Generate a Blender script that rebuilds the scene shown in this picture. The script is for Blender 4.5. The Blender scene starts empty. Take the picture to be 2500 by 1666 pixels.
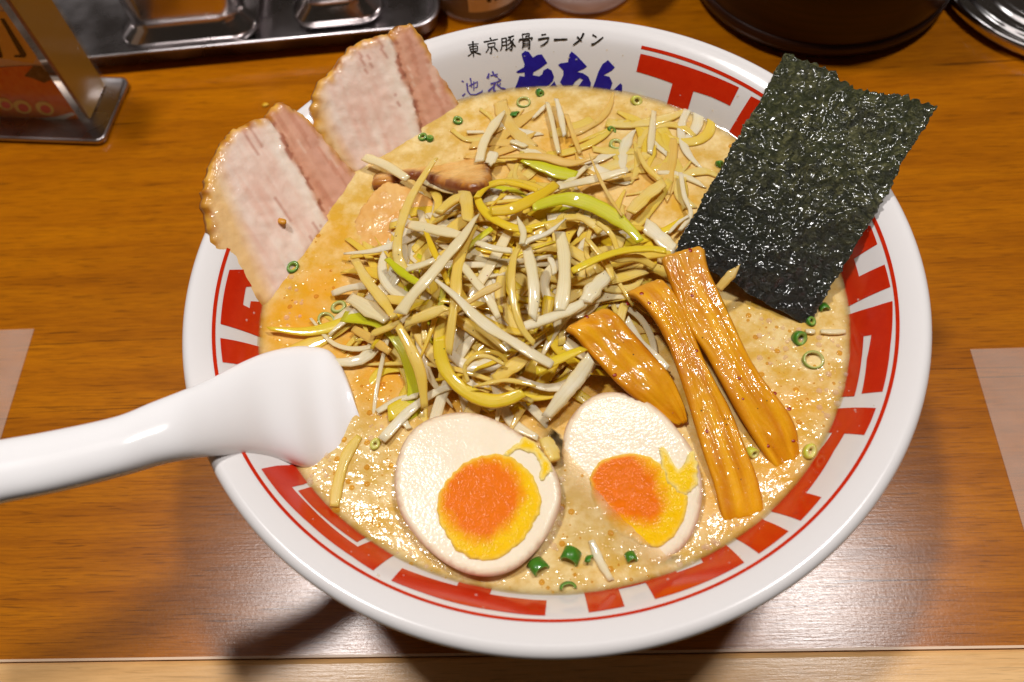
import bpy, bmesh, math, random
from mathutils import Vector, Matrix, noise as mnoise
from mathutils.geometry import delaunay_2d_cdt
R = math.radians
S = bpy.context.scene
COL = S.collection
random.seed(7)

# ------------------------------------------------------------------ camera
H = 0.088                                   # height of the bowl rim above the table
TH, ROLL, FPX = 1.05696, -0.12002, 2121.9
CAM = Vector((-0.01237, -0.13803, 0.20701 + H))
FW = Vector((0, math.cos(TH), -math.sin(TH)))
UP = Vector((0, math.sin(TH), math.cos(TH)))
RT = Vector((1, 0, 0))
CX = RT * math.cos(ROLL) + UP * math.sin(ROLL)
CY = -RT * math.sin(ROLL) + UP * math.cos(ROLL)
cam_data = bpy.data.cameras.new('camera')
cam_data.sensor_width = 36.0
cam_data.lens = FPX / 2500 * 36
cam_data.clip_start = 0.01
cam_data.clip_end = 50
cam_data.dof.use_dof = True
cam_data.dof.focus_distance = 0.262
cam_data.dof.aperture_fstop = 13.0
cam = bpy.data.objects.new('camera', cam_data)
COL.objects.link(cam)
m = Matrix((CX, CY, -FW)).transposed().to_4x4()
m.translation = CAM
cam.matrix_world = m
S.camera = cam

# ------------------------------------------------------------------ light
world = bpy.data.worlds.new('World')
S.world = world
world.use_nodes = True
wb = world.node_tree.nodes['Background']
wb.inputs[0].default_value = (1.0, 0.80, 0.62, 1)
wb.inputs[1].default_value = 0.025

def area_lamp(name, loc, target, sx, sy, power, col=(1, 0.95, 0.92)):
    l = bpy.data.lights.new(name, 'AREA')
    l.shape = 'RECTANGLE'; l.size = sx; l.size_y = sy
    l.energy = power; l.color = col
    o = bpy.data.objects.new(name, l); COL.objects.link(o)
    o.location = loc
    o.rotation_euler = (Vector(target) - Vector(loc)).to_track_quat('-Z', 'Y').to_euler()
    return o
area_lamp('ceiling_panel', (0.04, 0.40, 2.0), (0.04, 0.40, 0), 1.72, 0.62, 3.5, (1, 0.92, 0.88))
for lx, ly, le in ((-0.48, 0.36, 16.0), (0.58, 0.27, 14.5)):
    area_lamp('ceiling_lamp', (lx, ly, 1.75), (lx * .8, ly * .8, 0), 0.17, 0.12, le, (1, 0.965, 0.94))

S.view_settings.view_transform = 'Standard'
S.view_settings.look = 'None'
S.view_settings.exposure = 0.15
S.view_settings.gamma = 1.0
S.cycles.max_bounces = 14
S.cycles.diffuse_bounces = 8
S.cycles.transmission_bounces = 10
S.cycles.transparent_max_bounces = 16

# ------------------------------------------------------------------ picture point -> place
def ray(p):
    a = (p[0] - 1250) / FPX; b = -(p[1] - 833) / FPX
    return FW + CX * a + CY * b
def at(p, z):
    d = ray(p)
    return CAM + d * ((z - CAM.z) / d.z)
def on_plane(p, pt, n):
    d = ray(p)
    return CAM + d * ((pt - CAM).dot(n) / d.dot(n))
def crop(x0, y0, s):
    return lambda x, y: (x0 + x * s, y0 + y * s)
D = crop(0, 0, 1.0625)
LK = crop(800, 300, 900 / 2016)
MN = crop(1350, 550, 750 / 1470)
EG = crop(850, 900, 950 / 2353)
PK = crop(450, 0, 700 / 1372)
NR = crop(1600, 0, 900 / 2352)
SP = crop(0, 750, 950 / 1626)
TX = crop(1100, 50, 450 / 2353)
TL = crop(0, 0, 800 / 2353)
TB = crop(1000, 30, 700 / 2353)
K1 = crop(400, 500, 400 / 1254)
K2 = crop(500, 1050, 600 / 2352)
K3 = crop(900, 1350, 600 / 2353)
K4 = crop(1500, 1200, 600 / 2352)
K5 = crop(1900, 750, 450 / 1411)
K6 = crop(1950, 450, 400 / 1568)
K7 = crop(1450, 50, 500 / 2240)

# ------------------------------------------------------------------ objects
def tag(o, label=None, cat=None, group=None, kind=None):
    if label: o['label'] = label
    if cat: o['category'] = cat
    if group: o['group'] = group
    if kind: o['kind'] = kind
    return o
def empty(name, loc=(0, 0, 0)):
    o = bpy.data.objects.new(name, None); COL.objects.link(o)
    o.location = loc; o.empty_display_size = 0.01
    return o
def link(name, verts, faces, mat, parent=None, smooth=True, cols=None, extra=None):
    me = bpy.data.meshes.new(name)
    me.from_pydata([tuple(v) for v in verts], [], faces)
    me.validate(); me.update()
    if smooth:
        me.polygons.foreach_set('use_smooth', [True] * len(me.polygons))
    if cols is not None:
        ca = me.color_attributes.new('tint', 'FLOAT_COLOR', 'POINT')
        for i, c in enumerate(cols): ca.data[i].color = (c[0], c[1], c[2], 1)
    for k, vals in (extra or {}).items():
        a = me.attributes.new(k, 'FLOAT', 'POINT')
        a.data.foreach_set('value', vals)
    me.materials.append(mat)
    o = bpy.data.objects.new(name, me); COL.objects.link(o)
    if parent:
        o.parent = parent
        o.matrix_parent_inverse = Matrix.Translation(parent.location).inverted()
    return o
def fix_normals(o):
    bm = bmesh.new(); bm.from_mesh(o.data)
    bmesh.ops.recalc_face_normals(bm, faces=bm.faces)
    bm.to_mesh(o.data); bm.free()
    return o
def set_root(o, loc):
    loc = Vector(loc)
    o.data.transform(Matrix.Translation(-loc)); o.location = loc
    return o
def nz(x, y, z=0.0):
    return mnoise.noise(Vector((x, y, z)))

# ------------------------------------------------------------------ materials
class NT:
    def __init__(s, name):
        s.m = bpy.data.materials.new(name); s.m.use_nodes = True
        s.t = s.m.node_tree; s.n = s.t.nodes; s.b = s.n['Principled BSDF']
    def new(s, typ, **kw):
        x = s.n.new(typ)
        for k, v in kw.items(): setattr(x, k, v)
        return x
    def l(s, a, b): s.t.links.new(a, b)
    def coord(s, kind='Object', scale=(1, 1, 1), rot=(0, 0, 0), loc=(0, 0, 0)):
        c = s.new('ShaderNodeTexCoord'); mp = s.new('ShaderNodeMapping')
        mp.inputs['Scale'].default_value = scale; mp.inputs['Rotation'].default_value = rot
        mp.inputs['Location'].default_value = loc
        s.l(c.outputs[kind], mp.inputs[0]); return mp.outputs[0]
    def noise(s, vec, scale, detail=3, rough=.5, dist=0):
        x = s.new('ShaderNodeTexNoise'); s.l(vec, x.inputs['Vector'])
        x.inputs['Scale'].default_value = scale; x.inputs['Detail'].default_value = detail
        x.inputs['Roughness'].default_value = rough; x.inputs['Distortion'].default_value = dist
        return x.outputs['Fac']
    def voro(s, vec, scale, feature='F1'):
        x = s.new('ShaderNodeTexVoronoi', feature=feature); s.l(vec, x.inputs['Vector'])
        x.inputs['Scale'].default_value = scale
        return x.outputs['Distance']
    def ramp(s, fac, stops):
        x = s.new('ShaderNodeValToRGB'); e = x.color_ramp.elements
        while len(e) < len(stops): e.new(.5)
        for i, (p, c) in enumerate(stops):
            e[i].position = p
            e[i].color = (c, c, c, 1) if not hasattr(c, '__len__') else (c[0], c[1], c[2], 1)
        s.l(fac, x.inputs[0]); return x.outputs[0]
    def mix(s, fac, a, b, blend='MIX'):
        x = s.new('ShaderNodeMix', data_type='RGBA', blend_type=blend)
        for sock, v in ((x.inputs[0], fac), (x.inputs[6], a), (x.inputs[7], b)):
            if hasattr(v, 'links'): s.l(v, sock)
            elif hasattr(v, '__len__'): sock.default_value = (v[0], v[1], v[2], 1)
            else: sock.default_value = v
        return x.outputs[2]
    def math(s, op, a, b=0.0):
        x = s.new('ShaderNodeMath', operation=op)
        for sock, v in ((x.inputs[0], a), (x.inputs[1], b)):
            if hasattr(v, 'links'): s.l(v, sock)
            else: sock.default_value = v
        return x.outputs[0]
    def attr(s, name, out='Color'):
        x = s.new('ShaderNodeAttribute', attribute_name=name); return x.outputs[out]
    def bump(s, h, strength=.3, dist=.001, normal=None):
        x = s.new('ShaderNodeBump'); x.inputs['Strength'].default_value = strength
        x.inputs['Distance'].default_value = dist; s.l(h, x.inputs['Height'])
        if normal: s.l(normal, x.inputs['Normal'])
        return x.outputs[0]
    def set(s, **kw):
        names = dict(color='Base Color', rough='Roughness', metal='Metallic', spec='Specular IOR Level', sss='Subsurface Weight',
                     coat='Coat Weight', coatr='Coat Roughness', normal='Normal', alpha='Alpha', trans='Transmission Weight', ior='IOR', sscale='Subsurface Scale')
        for k, v in kw.items():
            sock = s.b.inputs[names[k]]
            if hasattr(v, 'links'): s.l(v, sock)
            elif hasattr(v, '__len__'): sock.default_value = (v[0], v[1], v[2], 1)
            else: sock.default_value = v
        return s
    def radius(s, r):
        s.b.inputs['Subsurface Radius'].default_value = r; return s
def plain(name, color, rough=.4, **kw):
    return NT(name).set(color=color, rough=rough, **kw).m

def m_porcelain(name, col=(.80, .765, .75), rough=.13):
    n = NT(name); v = n.coord()
    f = n.noise(v, 60, 3)
    n.set(color=n.mix(f, tuple(c * .975 for c in col), col), rough=n.ramp(n.noise(v, 25, 4), [(.3, rough * .8), (.7, rough * 1.35)]), spec=.5,
          normal=n.bump(n.noise(v, 130, 2), .05, .0006))
    return n.m
M_PORC = m_porcelain('porcelain')
M_SPOON = m_porcelain('spoon_glaze', (.95, .93, .93), .12)

def m_print(name, c1, c2, rough=.16):
    n = NT(name); v = n.coord()
    n.set(color=n.mix(n.ramp(n.noise(v, 300, 5, .7), [(.35, 0), (.75, 1)]), c1, c2), rough=rough)
    return n.m
M_RED = m_print('red_glaze_print', (.62, .028, .004), (.56, .018, .002))
M_BLUE = m_print('blue_glaze_print', (.022, .012, .24), (.03, .02, .32))
M_PALEBLUE = m_print('violet_glaze_print', (.10, .075, .42), (.14, .10, .42))
M_BLACK = m_print('black_glaze_print', (.018, .014, .012), (.035, .028, .022))

TROT = R(-5.8)
def m_wood(name, dark, mid, light, rot, rough=.45, streak=1.0, coat=.9):
    n = NT(name)
    v = n.coord('Object', (1, 1, 1), (0, 0, -rot))
    def st(sx, sy, loc=(0, 0, 0)):
        mp = n.new('ShaderNodeMapping'); mp.inputs['Scale'].default_value = (sx, sy, 10); mp.inputs['Location'].default_value = loc; n.l(v, mp.inputs[0]); return mp.outputs[0]
    g0 = n.noise(st(2.2, 9), 1.4, 3, .5, .4)                      # broad tone
    g1 = n.noise(st(5, 75), 1.5, 6, .66, .5)                     # bands
    g2 = n.noise(st(75, 1300), 1.0, 4, .7, .2)                    # fibres
    g3 = n.noise(st(6, 240, (3, 7, 0)), 1.0, 3, .5, 1.8)       # long dark lines
    g4 = n.noise(st(60, 1500, (1, 2, 0)), 1.0, 2, .5, .3)          # short pores
    c = n.ramp(g1, [(.25, dark), (.48, mid), (.75, light)])
    c = n.mix(n.math('MULTIPLY', n.ramp(g0, [(.35, 1), (.6, 0)]), .45), c, dark)
    c = n.mix(n.math('MULTIPLY', n.ramp(g2, [(.36, 1), (.56, 0)]), .38 * streak), c, tuple(x * .50 for x in dark))
    c = n.mix(n.math('MULTIPLY', n.ramp(g3, [(.29, 1), (.335, 0)]), .80 * streak), c, tuple(x * .30 for x in dark))
    c = n.mix(n.math('MULTIPLY', n.ramp(g4, [(.32, 1), (.40, 0)]), .55 * streak), c, tuple(x * .35 for x in dark))
    fine = n.noise(n.coord('Object', (1, 1, 1)), 900, 2)
    b = n.bump(g2, .13, .00030)
    b = n.bump(fine, .05, .0003, b)
    n.set(color=c, rough=rough, spec=.04, normal=b, coat=coat * .60, coatr=.19)
    n.l(b, n.b.inputs['Coat Normal'])
    return n.m
M_WOOD = m_wood('table_wood', (.26, .070, .0), (.43, .130, .0), (.54, .178, .0), TROT)
M_EDGE = m_wood('edge_wood', (.60, .31, .10), (.80, .47, .19), (.88, .57, .27), TROT, .4, .5, .5)
M_SEAM = plain('edge_seam', (.70, .48, .30), .4)

def m_patch():
    n = NT('translucent_patch')
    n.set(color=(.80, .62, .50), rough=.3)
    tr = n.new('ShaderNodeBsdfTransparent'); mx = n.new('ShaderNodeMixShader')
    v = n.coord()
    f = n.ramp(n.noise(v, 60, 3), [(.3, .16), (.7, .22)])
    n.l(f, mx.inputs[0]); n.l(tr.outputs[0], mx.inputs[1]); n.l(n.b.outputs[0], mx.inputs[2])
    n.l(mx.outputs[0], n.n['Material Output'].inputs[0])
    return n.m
M_PATCH = m_patch()

def m_steel(name, col, rough):
    n = NT(name); v = n.coord('Object', (1, 1, 1))
    n.set(color=col, metal=1.0, rough=n.ramp(n.noise(v, 40, 3), [(.3, rough * .7), (.7, rough * 1.4)]), normal=n.bump(n.noise(v, 30, 2), .05, .002))
    return n.m
M_STEEL = m_steel('stainless_steel', (.62, .58, .57), .16)
M_TRAY = m_steel('tray_steel', (.55, .51, .52), .28)
M_CHROME = m_steel('polished_steel', (.78, .76, .76), .10)

def m_clear(name, tint, fac=.12, rough=.05):
    n = NT(name); n.set(color=tint, rough=rough)
    tr = n.new('ShaderNodeBsdfTransparent'); tr.inputs[0].default_value = (tint[0], tint[1], tint[2], 1)
    mx = n.new('ShaderNodeMixShader'); mx.inputs[0].default_value = fac
    n.l(tr.outputs[0], mx.inputs[1]); n.l(n.b.outputs[0], mx.inputs[2]); n.l(mx.outputs[0], n.n['Material Output'].inputs[0])
    return n.m
M_ACRYL = m_clear('clear_acrylic', (.97, .94, .90), .03)
M_GLASS = m_clear('shaker_glass', (.80, .74, .72), .30)
M_FROST = m_clear('frosted_plastic', (.86, .82, .82), .62, .2)

def m_lacquer():
    n = NT('dark_brown_lacquer'); v = n.coord('Object', (1, 1, 30))
    n.set(color=n.ramp(n.noise(v, 14, 4), [(.3, (.010, .003, .0015)), (.7, (.035, .010, .004))]), rough=.30, spec=.35)
    return n.m
M_LACQ = m_lacquer()

def m_tint(name, rough=.4, sss=.15, bump_scale=600, bump=.25, bd=.0006, var=.06, spec=.3, sscale=.003, coat=0., noise_scale=220, rad=(1, .6, .35), wet=1300, wetb=.5, coatr=.08):
    """colour of the thing comes from its own tint attribute, broken up by fine grain; a wet film on top"""
    n = NT(name); v = n.coord()
    c = n.attr('tint')
    g = n.noise(v, noise_scale, 5, .65)
    c2 = n.mix(n.math('MULTIPLY', n.ramp(g, [(.35, 1), (.62, 0)]), var * 2.2), c, n.mix(1.0, c, (.62, .50, .42), 'MULTIPLY'))
    c3 = n.mix(n.math('MULTIPLY', n.ramp(g, [(.5, 0), (.78, 1)]), var), c2, n.mix(1.0, c2, (1.35, 1.30, 1.25), 'MULTIPLY'))
    h = n.math('ADD', n.noise(v, bump_scale, 4, .6), n.math('MULTIPLY', n.noise(v, bump_scale * .22, 3), 1.6))
    n.set(color=c3, rough=rough, sss=sss, sscale=sscale, spec=spec, coat=coat, coatr=coatr, normal=n.bump(h, bump, bd)).radius(rad)
    w = n.math('ADD', n.noise(v, wet, 2, .5), n.math('MULTIPLY', n.noise(v, wet * .3, 2), .8))
    n.l(n.bump(w, wetb, .0016), n.b.inputs['Coat Normal'])
    return n.m
M_PORK = m_tint('braised_pork', .42, .12, 420, .22, .0008, .04, spec=.2, coat=.55, wet=800, wetb=.24, coatr=.10, rad=(1, .8, .6))
M_EGGW = m_tint('egg_white', .42, .20, 900, .10, .0005, .02, spec=.25, coat=.26, wet=1300, wetb=.085, coatr=.12)
M_YOLK = m_tint('egg_yolk', .45, .0, 1000, .45, .0006, .05, spec=.04, coat=.07, wet=1400, wetb=.13, coatr=.09)
M_MENMA = m_tint('bamboo_shoot_flesh', .40, .10, 380, .25, .0008, .06, spec=.08, coat=.42, wet=520, wetb=.16, coatr=.07)

def m_leek(name, c1, c2, c3):
    n = NT(name)
    v = n.coord('Object')
    oi = n.new('ShaderNodeObjectInfo')
    c = n.mix(n.ramp(n.noise(v, 140, 4, .6), [(.32, 0), (.68, 1)]), c1, c2)
    c = n.mix(n.ramp(oi.outputs['Random'], [(.1, 0), (.95, .75)]), c, c3)
    al = n.attr('across', 'Fac')                       # fibres run the length of the strip
    w = n.new('ShaderNodeTexNoise', noise_dimensions='1D'); n.l(al, w.inputs['W']); w.inputs['Scale'].default_value = 9; w.inputs['Detail'].default_value = 3
    c = n.mix(n.math('MULTIPLY', n.ramp(w.outputs['Fac'], [(.4, 0), (.65, 1)]), .30), c, n.mix(1.0, c, (.78, .66, .45), 'MULTIPLY'))
    rm = n.attr('rim', 'Fac')
    c = n.mix(n.math('MULTIPLY', n.math('POWER', rm, 3.0), .55), c, n.mix(1.0, c, (.97, .80, .38), 'MULTIPLY'))
    n.set(color=c, rough=.28, sss=.15, sscale=.003, spec=.3, coat=.75, coatr=.06,
          normal=n.bump(n.math('ADD', w.outputs['Fac'], n.math('MULTIPLY', n.noise(v, 500, 2), .4)), .28, .0006)).radius((1, .75, .4))
    tl = n.new('ShaderNodeBsdfTranslucent'); n.l(c, tl.inputs[0]); mx = n.new('ShaderNodeMixShader'); mx.inputs[0].default_value = .26
    n.l(n.b.outputs[0], mx.inputs[1]); n.l(tl.outputs[0], mx.inputs[2]); n.l(mx.outputs[0], n.n['Material Output'].inputs[0])
    return n.m
M_LEEK = dict(
    w=m_leek('leek_white', (.97, .93, .77), (.97, .88, .58), (.97, .86, .52)),
    c=m_leek('leek_cream', (.96, .80, .34), (.95, .71, .12), (.95, .70, .11)),
    y=m_leek('leek_yellow', (.95, .78, .05), (.95, .72, .03), (.95, .67, .03)),
    g=m_leek('leek_green', (.76, .77, .02), (.85, .79, .04), (.68, .72, .02)),
    d=m_leek('leek_golden', (.96, .78, .20), (.96, .70, .07), (.95, .68, .06)),
    t=m_leek('leek_soaked', (.94, .72, .28), (.93, .64, .15), (.93, .60, .12)))
M_SCAL = m_tint('scallion', .38, .15, 700, .2, .0004, .10, spec=.3, coat=.7, wet=900, wetb=.1, rad=(.5, 1, .3))
M_SG = ((.05, .20, .012), (.30, .44, .08))
M_SP = ((.26, .36, .05), (.62, .58, .22))
M_SY = ((.60, .60, .05), (.74, .70, .25))

# ------------------------------------------------------------------ table (setting)
def wpt(px, z=0.0): return at(D(*px), z)
ux = Vector((math.cos(TROT), math.sin(TROT), 0)); uy = Vector((-math.sin(TROT), math.cos(TROT), 0))
fr = (wpt((0, 1518)) + wpt((2353, 1481))) / 2
def box(name, c, hx, hy, z0, z1, mat, parent=None, bevel=0.0, ax=ux, ay=uy):
    c = Vector((c[0], c[1], 0))
    vs = []
    for z in (z0, z1):
        for sx, sy in ((-1, -1), (1, -1), (1, 1), (-1, 1)):
            p = c + ax * hx * sx + ay * hy * sy; vs.append((p.x, p.y, z))
    o = link(name, vs, [(3, 2, 1, 0), (4, 5, 6, 7), (0, 1, 5, 4), (1, 2, 6, 5), (2, 3, 7, 6), (3, 0, 4, 7)], mat, parent, smooth=False)
    if bevel:
        bm = bmesh.new(); bm.from_mesh(o.data)
        bmesh.ops.bevel(bm, geom=bm.edges[:], offset=bevel, segments=3, affect='EDGES', profile=.5)
        bm.to_mesh(o.data); bm.free()
    return o
depth = 0.75
tt = box('table_top', fr + uy * (depth / 2), 0.8, depth / 2, -0.03, 0.0, M_WOOD); tag(tt, kind='structure')
se = box('table_seam', fr - uy * 0.0004, 0.8, 0.0004, -0.03, 0.0002, M_SEAM); tag(se, kind='structure')
ed = box('table_edge', fr - uy * (0.0008 + 0.02), 0.8, 0.02, -0.04, 0.0, M_EDGE, bevel=0.002); tag(ed, kind='structure')

# thin pale translucent patches laid over the table
a = wpt((80, 757)); f1 = box('table_patch', a - ux * .05 - uy * .026, .05, .026, .0002, .0006, M_PATCH, bevel=.00015)
tag(f1, 'pale translucent patch on table at far left above the spoon handle', 'film', 'pale patches on the table')
a = wpt((2228, 804)); f2 = box('table_patch', a + ux * .05 - uy * .036, .05, .036, .0002, .0006, M_PATCH, bevel=.00015)
tag(f2, 'pale translucent patch on table to the right of the bowl', 'film', 'pale patches on the table')

# ------------------------------------------------------------------ bowl
PROF_IN = [(.1047, .0748), (.1036, .0757), (.1022, .0759), (.1003, .0753), (.0984, .0744), (.0966, .0733), (.0948, .0713), (.0925, .0682), (.0900, .0645), (.0875, .0602),
           (.0848, .0555), (.080, .0485), (.072, .040), (.058, .031), (.040, .0255), (.02, .0235)]
DZ = H - .075
PROF_OUT = [(.1051, .0737), (.1050, .0724), (.1042, .0708), (.1020, .0690), (.0985, .0655), (.093, .058), (.084, .0455), (.072, .033), (.058, .020), (.050, .0135), (.0475, .009), (.0470, 0.0), (.0435, 0.0), (.0425, .007), (.02, .0085)]
PROF_IN = [(r, z + DZ) for r, z in PROF_IN]
PROF_OUT = [(r, z + DZ * min(1, z / .06)) for r, z in PROF_OUT]
def lathe(name, prof, seg, mat, parent=None, center=(0, 0, 0), close=True):
    vs = []; fs = []
    c = Vector(center)
    for r, z in prof:
        for k in range(seg):
            a = 2 * math.pi * k / seg
            vs.append((c.x + r * math.cos(a), c.y + r * math.sin(a), c.z + z))
    n = len(prof)
    for i in range(n - 1):
        for k in range(seg):
            k2 = (k + 1) % seg
            fs.append((i * seg + k, i * seg + k2, (i + 1) * seg + k2, (i + 1) * seg + k))
    if close:
        fs.append(tuple(range(seg))[::-1]); fs.append(tuple((n - 1) * seg + k for k in range(seg)))
    o = link(name, vs, fs, mat, parent)
    return fix_normals(o)
def smooth_prof(p, it=2):
    for _ in range(it):
        q = [p[0]]
        for a, b in zip(p, p[1:]):
            q.append((a[0] * .75 + b[0] * .25, a[1] * .75 + b[1] * .25)); q.append((a[0] * .25 + b[0] * .75, a[1] * .25 + b[1] * .75))
        q.append(p[-1]); p = q
    return p
IN = smooth_prof(PROF_IN, 3)
bowl = empty('ramen_bowl'); tag(bowl, 'large white porcelain ramen bowl with red key pattern and Japanese lettering inside its rim', 'bowl')
body = lathe('bowl_body', smooth_prof(PROF_OUT[::-1] + PROF_IN, 2), 288, M_PORC, bowl)
sacc = [0.0]
for a, b in zip(IN, IN[1:]): sacc.append(sacc[-1] + math.hypot(b[0] - a[0], b[1] - a[1]))
def prof_s(s):
    for i in range(len(IN) - 1):
        if sacc[i + 1] >= s or i == len(IN) - 2:
            t = (s - sacc[i]) / (sacc[i + 1] - sacc[i])
            r = IN[i][0] + (IN[i + 1][0] - IN[i][0]) * t; z = IN[i][1] + (IN[i + 1][1] - IN[i][1]) * t
            tr, tz = IN[i + 1][0] - IN[i][0], IN[i + 1][1] - IN[i][1]
            L = math.hypot(tr, tz)
            return r, z, (tz / L, -tr / L)     # normal towards inside/up
def s_of_r(r):
    for i in range(2, len(IN) - 1):
        if IN[i][0] >= r >= IN[i + 1][0] and sacc[i] > .002:
            return sacc[i] + (sacc[i + 1] - sacc[i]) * (IN[i][0] - r) / (IN[i][0] - IN[i + 1][0])
    return sacc[-1]
def wall_z(r):
    for i in range(2, len(IN) - 1):
        if IN[i][0] >= r >= IN[i + 1][0] and sacc[i] > .002:
            t = (IN[i][0] - r) / (IN[i][0] - IN[i + 1][0])
            return IN[i][1] + (IN[i + 1][1] - IN[i][1]) * t
    return IN[-1][1] if r < IN[-1][0] else H
def on_wall(p):
    """picture point -> (angle, distance down the inside wall)"""
    d = ray(p); prev = None
    t0 = (H + .003 - CAM.z) / d.z; t1 = (.03 + DZ - CAM.z) / d.z
    for i in range(601):
        t = t0 + (t1 - t0) * i / 600
        q = CAM + d * t; r = math.hypot(q.x, q.y)
        g = q.z - wall_z(min(r, .1022))
        if g <= 0 and r < .1035:
            if prev is not None:
                tt_ = prev[0] + (t - prev[0]) * prev[1] / (prev[1] - g)
                q = CAM + d * tt_; r = math.hypot(q.x, q.y)
            return math.atan2(q.y, q.x), s_of_r(r)
        prev = (t, g)
    return math.atan2(q.y, q.x), s_of_r(r)
def wall_pos(ang, s, off):
    r, z, n = prof_s(s)
    nr, nzz = n
    if nzz < 0: nr, nzz = -nr, -nzz
    return Vector(((r + nr * off) * math.cos(ang), (r + nr * off) * math.sin(ang), z + nzz * off))
def pip(p, poly):
    x, y = p; c = False; j = len(poly) - 1
    for i in range(len(poly)):
        xi, yi = poly[i]; xj, yj = poly[j]
        if (yi > y) != (yj > y) and x < (xj - xi) * (y - yi) / (yj - yi) + xi: c = not c
        j = i
    return c
def edge_dist(p, poly):
    best = 1e9; x, y = p
    for i in range(len(poly)):
        ax, ay = poly[i - 1]; bx, by = poly[i]
        dx, dy = bx - ax, by - ay; L = dx * dx + dy * dy
        t = 0 if L == 0 else max(0, min(1, ((x - ax) * dx + (y - ay) * dy) / L))
        best = min(best, math.hypot(x - ax - t * dx, y - ay - t * dy))
    return best
def resample(poly, step, smooth=0):
    for _ in range(smooth):
        q = []
        for i in range(len(poly)):
            a, b = poly[i], poly[(i + 1) % len(poly)]
            q.append((a[0] * .75 + b[0] * .25, a[1] * .75 + b[1] * .25)); q.append((a[0] * .25 + b[0] * .75, a[1] * .25 + b[1] * .75))
        poly = q
    out = []
    for i in range(len(poly)):
        a, b = poly[i], poly[(i + 1) % len(poly)]
        L = math.hypot(b[0] - a[0], b[1] - a[1]); n = max(1, int(round(L / step)))
        for k in range(n): out.append((a[0] + (b[0] - a[0]) * k / n, a[1] + (b[1] - a[1]) * k / n))
    return out
def triang(poly, step):
    xs = [p[0] for p in poly]; ys = [p[1] for p in poly]
    pts = [Vector(p) for p in poly]; nb = len(poly)
    y = min(ys); row = 0
    while y < max(ys):
        x = min(xs) + (step / 2 if row % 2 else 0)
        while x < max(xs):
            if pip((x, y), poly) and edge_dist((x, y), poly) > step * .45: pts.append(Vector((x, y)))
            x += step
        y += step * .87; row += 1
    V, E_, F, *_ = delaunay_2d_cdt(pts, [(i, (i + 1) % nb) for i in range(nb)], [], 1, 1e-9)
    F = [tuple(f) for f in F if pip((sum(V[i].x for i in f) / 3, sum(V[i].y for i in f) / 3), poly)]
    return [(v.x, v.y) for v in V], F
RB = .095
def wall_print(name, polys, mat, off=.00012, step=.0016, round_=0):
    vs = []; fs = []
    for poly in polys:
        uv = [(ang * RB, s) for ang, s in poly]
        # keep the angle continuous
        for i in range(1, len(uv)):
            while uv[i][0] - uv[i - 1][0] > math.pi * RB: uv[i] = (uv[i][0] - 2 * math.pi * RB, uv[i][1])
            while uv[i][0] - uv[i - 1][0] < -math.pi * RB: uv[i] = (uv[i][0] + 2 * math.pi * RB, uv[i][1])
        uv = resample(uv, step, round_)
        V, F = triang(uv, step)
        b = len(vs)
        vs += [wall_pos(u / RB, s, off) for u, s in V]; fs += [tuple(i + b for i in f) for f in F]
    o = link(name, vs, fs, mat, bowl)
    return o
def tr(c, pts): return [on_wall(c(*p)) for p in pts]
red = [
    tr(K1, [(500, 500), (432, 915), (720, 1010), (900, 1060), (930, 760), (663, 740), (655, 793), (605, 768), (625, 640), (700, 500)]),
    tr(K1, [(430, 1022), (448, 1208), (620, 1232), (900, 1260), (900, 1130), (700, 1080), (560, 1045)]),
    tr(K2, [(537, 375), (690, 345), (800, 340), (900, 320), (1010, 290), (1050, 480), (940, 525), (832, 550), (1000, 730), (1200, 920), (1462, 1120), (1580, 1070), (1800, 980), (1950, 1080), (1830, 1190), (1610, 1350), (1400, 1210), (1000, 900), (700, 600)]),
    tr(K2, [(890, 585), (1000, 552), (1150, 500), (1350, 700), (1560, 850), (1640, 980), (1455, 1077), (1200, 890), (1020, 730)]),
    tr(K3, [(320, 150), (215, 270), (500, 380), (800, 475), (1200, 555), (1500, 595), (1690, 605), (1705, 460), (1400, 435), (1160, 400), (1200, 300), (1230, 180), (920, 120), (885, 235), (845, 320), (600, 250)]),
    tr(K4, [(-293, 960), (-245, 1163), (98, 1105), (40, 940), (170, 912), (300, 878), (390, 1035), (640, 960), (900, 860), (1245, 685), (1075, 520), (980, 420), (780, 560), (850, 685), (600, 780), (540, 660), (200, 750), (-100, 820), (-310, 870)]),
    tr(K4, [(1440, 280), (1670, 385), (1385, 600), (1170, 460), (1080, 380), (1350, 210)]),
    tr(K5, [(333, 1458), (215, 1425), (330, 1270), (430, 1100), (510, 970), (660, 982), (710, 880), (750, 775), (560, 772), (430, 780), (300, 785), (270, 955), (415, 965), (350, 1060), (240, 1180), (90, 1320), (-120, 1480), (-47, 1570), (173, 1639)]),
    tr(K5, [(877, -45), (878, 60), (860, 300), (800, 650), (640, 665), (680, 400), (715, 215), (655, 225), (640, 400), (585, 685), (480, 690), (400, 660), (450, 300), (470, 70), (550, 55), (730, 0)]),
    tr(K6, [(690, 400), (755, 575), (530, 715), (580, 885), (825, 770), (880, 985), (490, 1165), (380, 1210), (300, 1000), (340, 780), (300, 600), (540, 380)]),
    tr(K7, [(510, 365), (465, 560), (860, 690), (800, 910), (790, 940), (1015, 1020), (1025, 990), (1090, 775), (1290, 840), (1490, 935), (1590, 735), (1200, 570), (900, 470)]),
    tr(K7, [(1720, 830), (1840, 890), (2010, 985), (1690, 1340), (1580, 1290), (1480, 1220)]),
    tr(D, [(560, 660), (640, 470), (760, 560), (700, 660)]),
]
for p in red: wall_print('red_key_pattern', [p], M_RED)
a0 = on_wall(K7(520, 290))[0]; a1 = on_wall(PK(430, 480))[0]
sl0 = s_of_r(.0969); sl1 = s_of_r(.0961)
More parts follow.
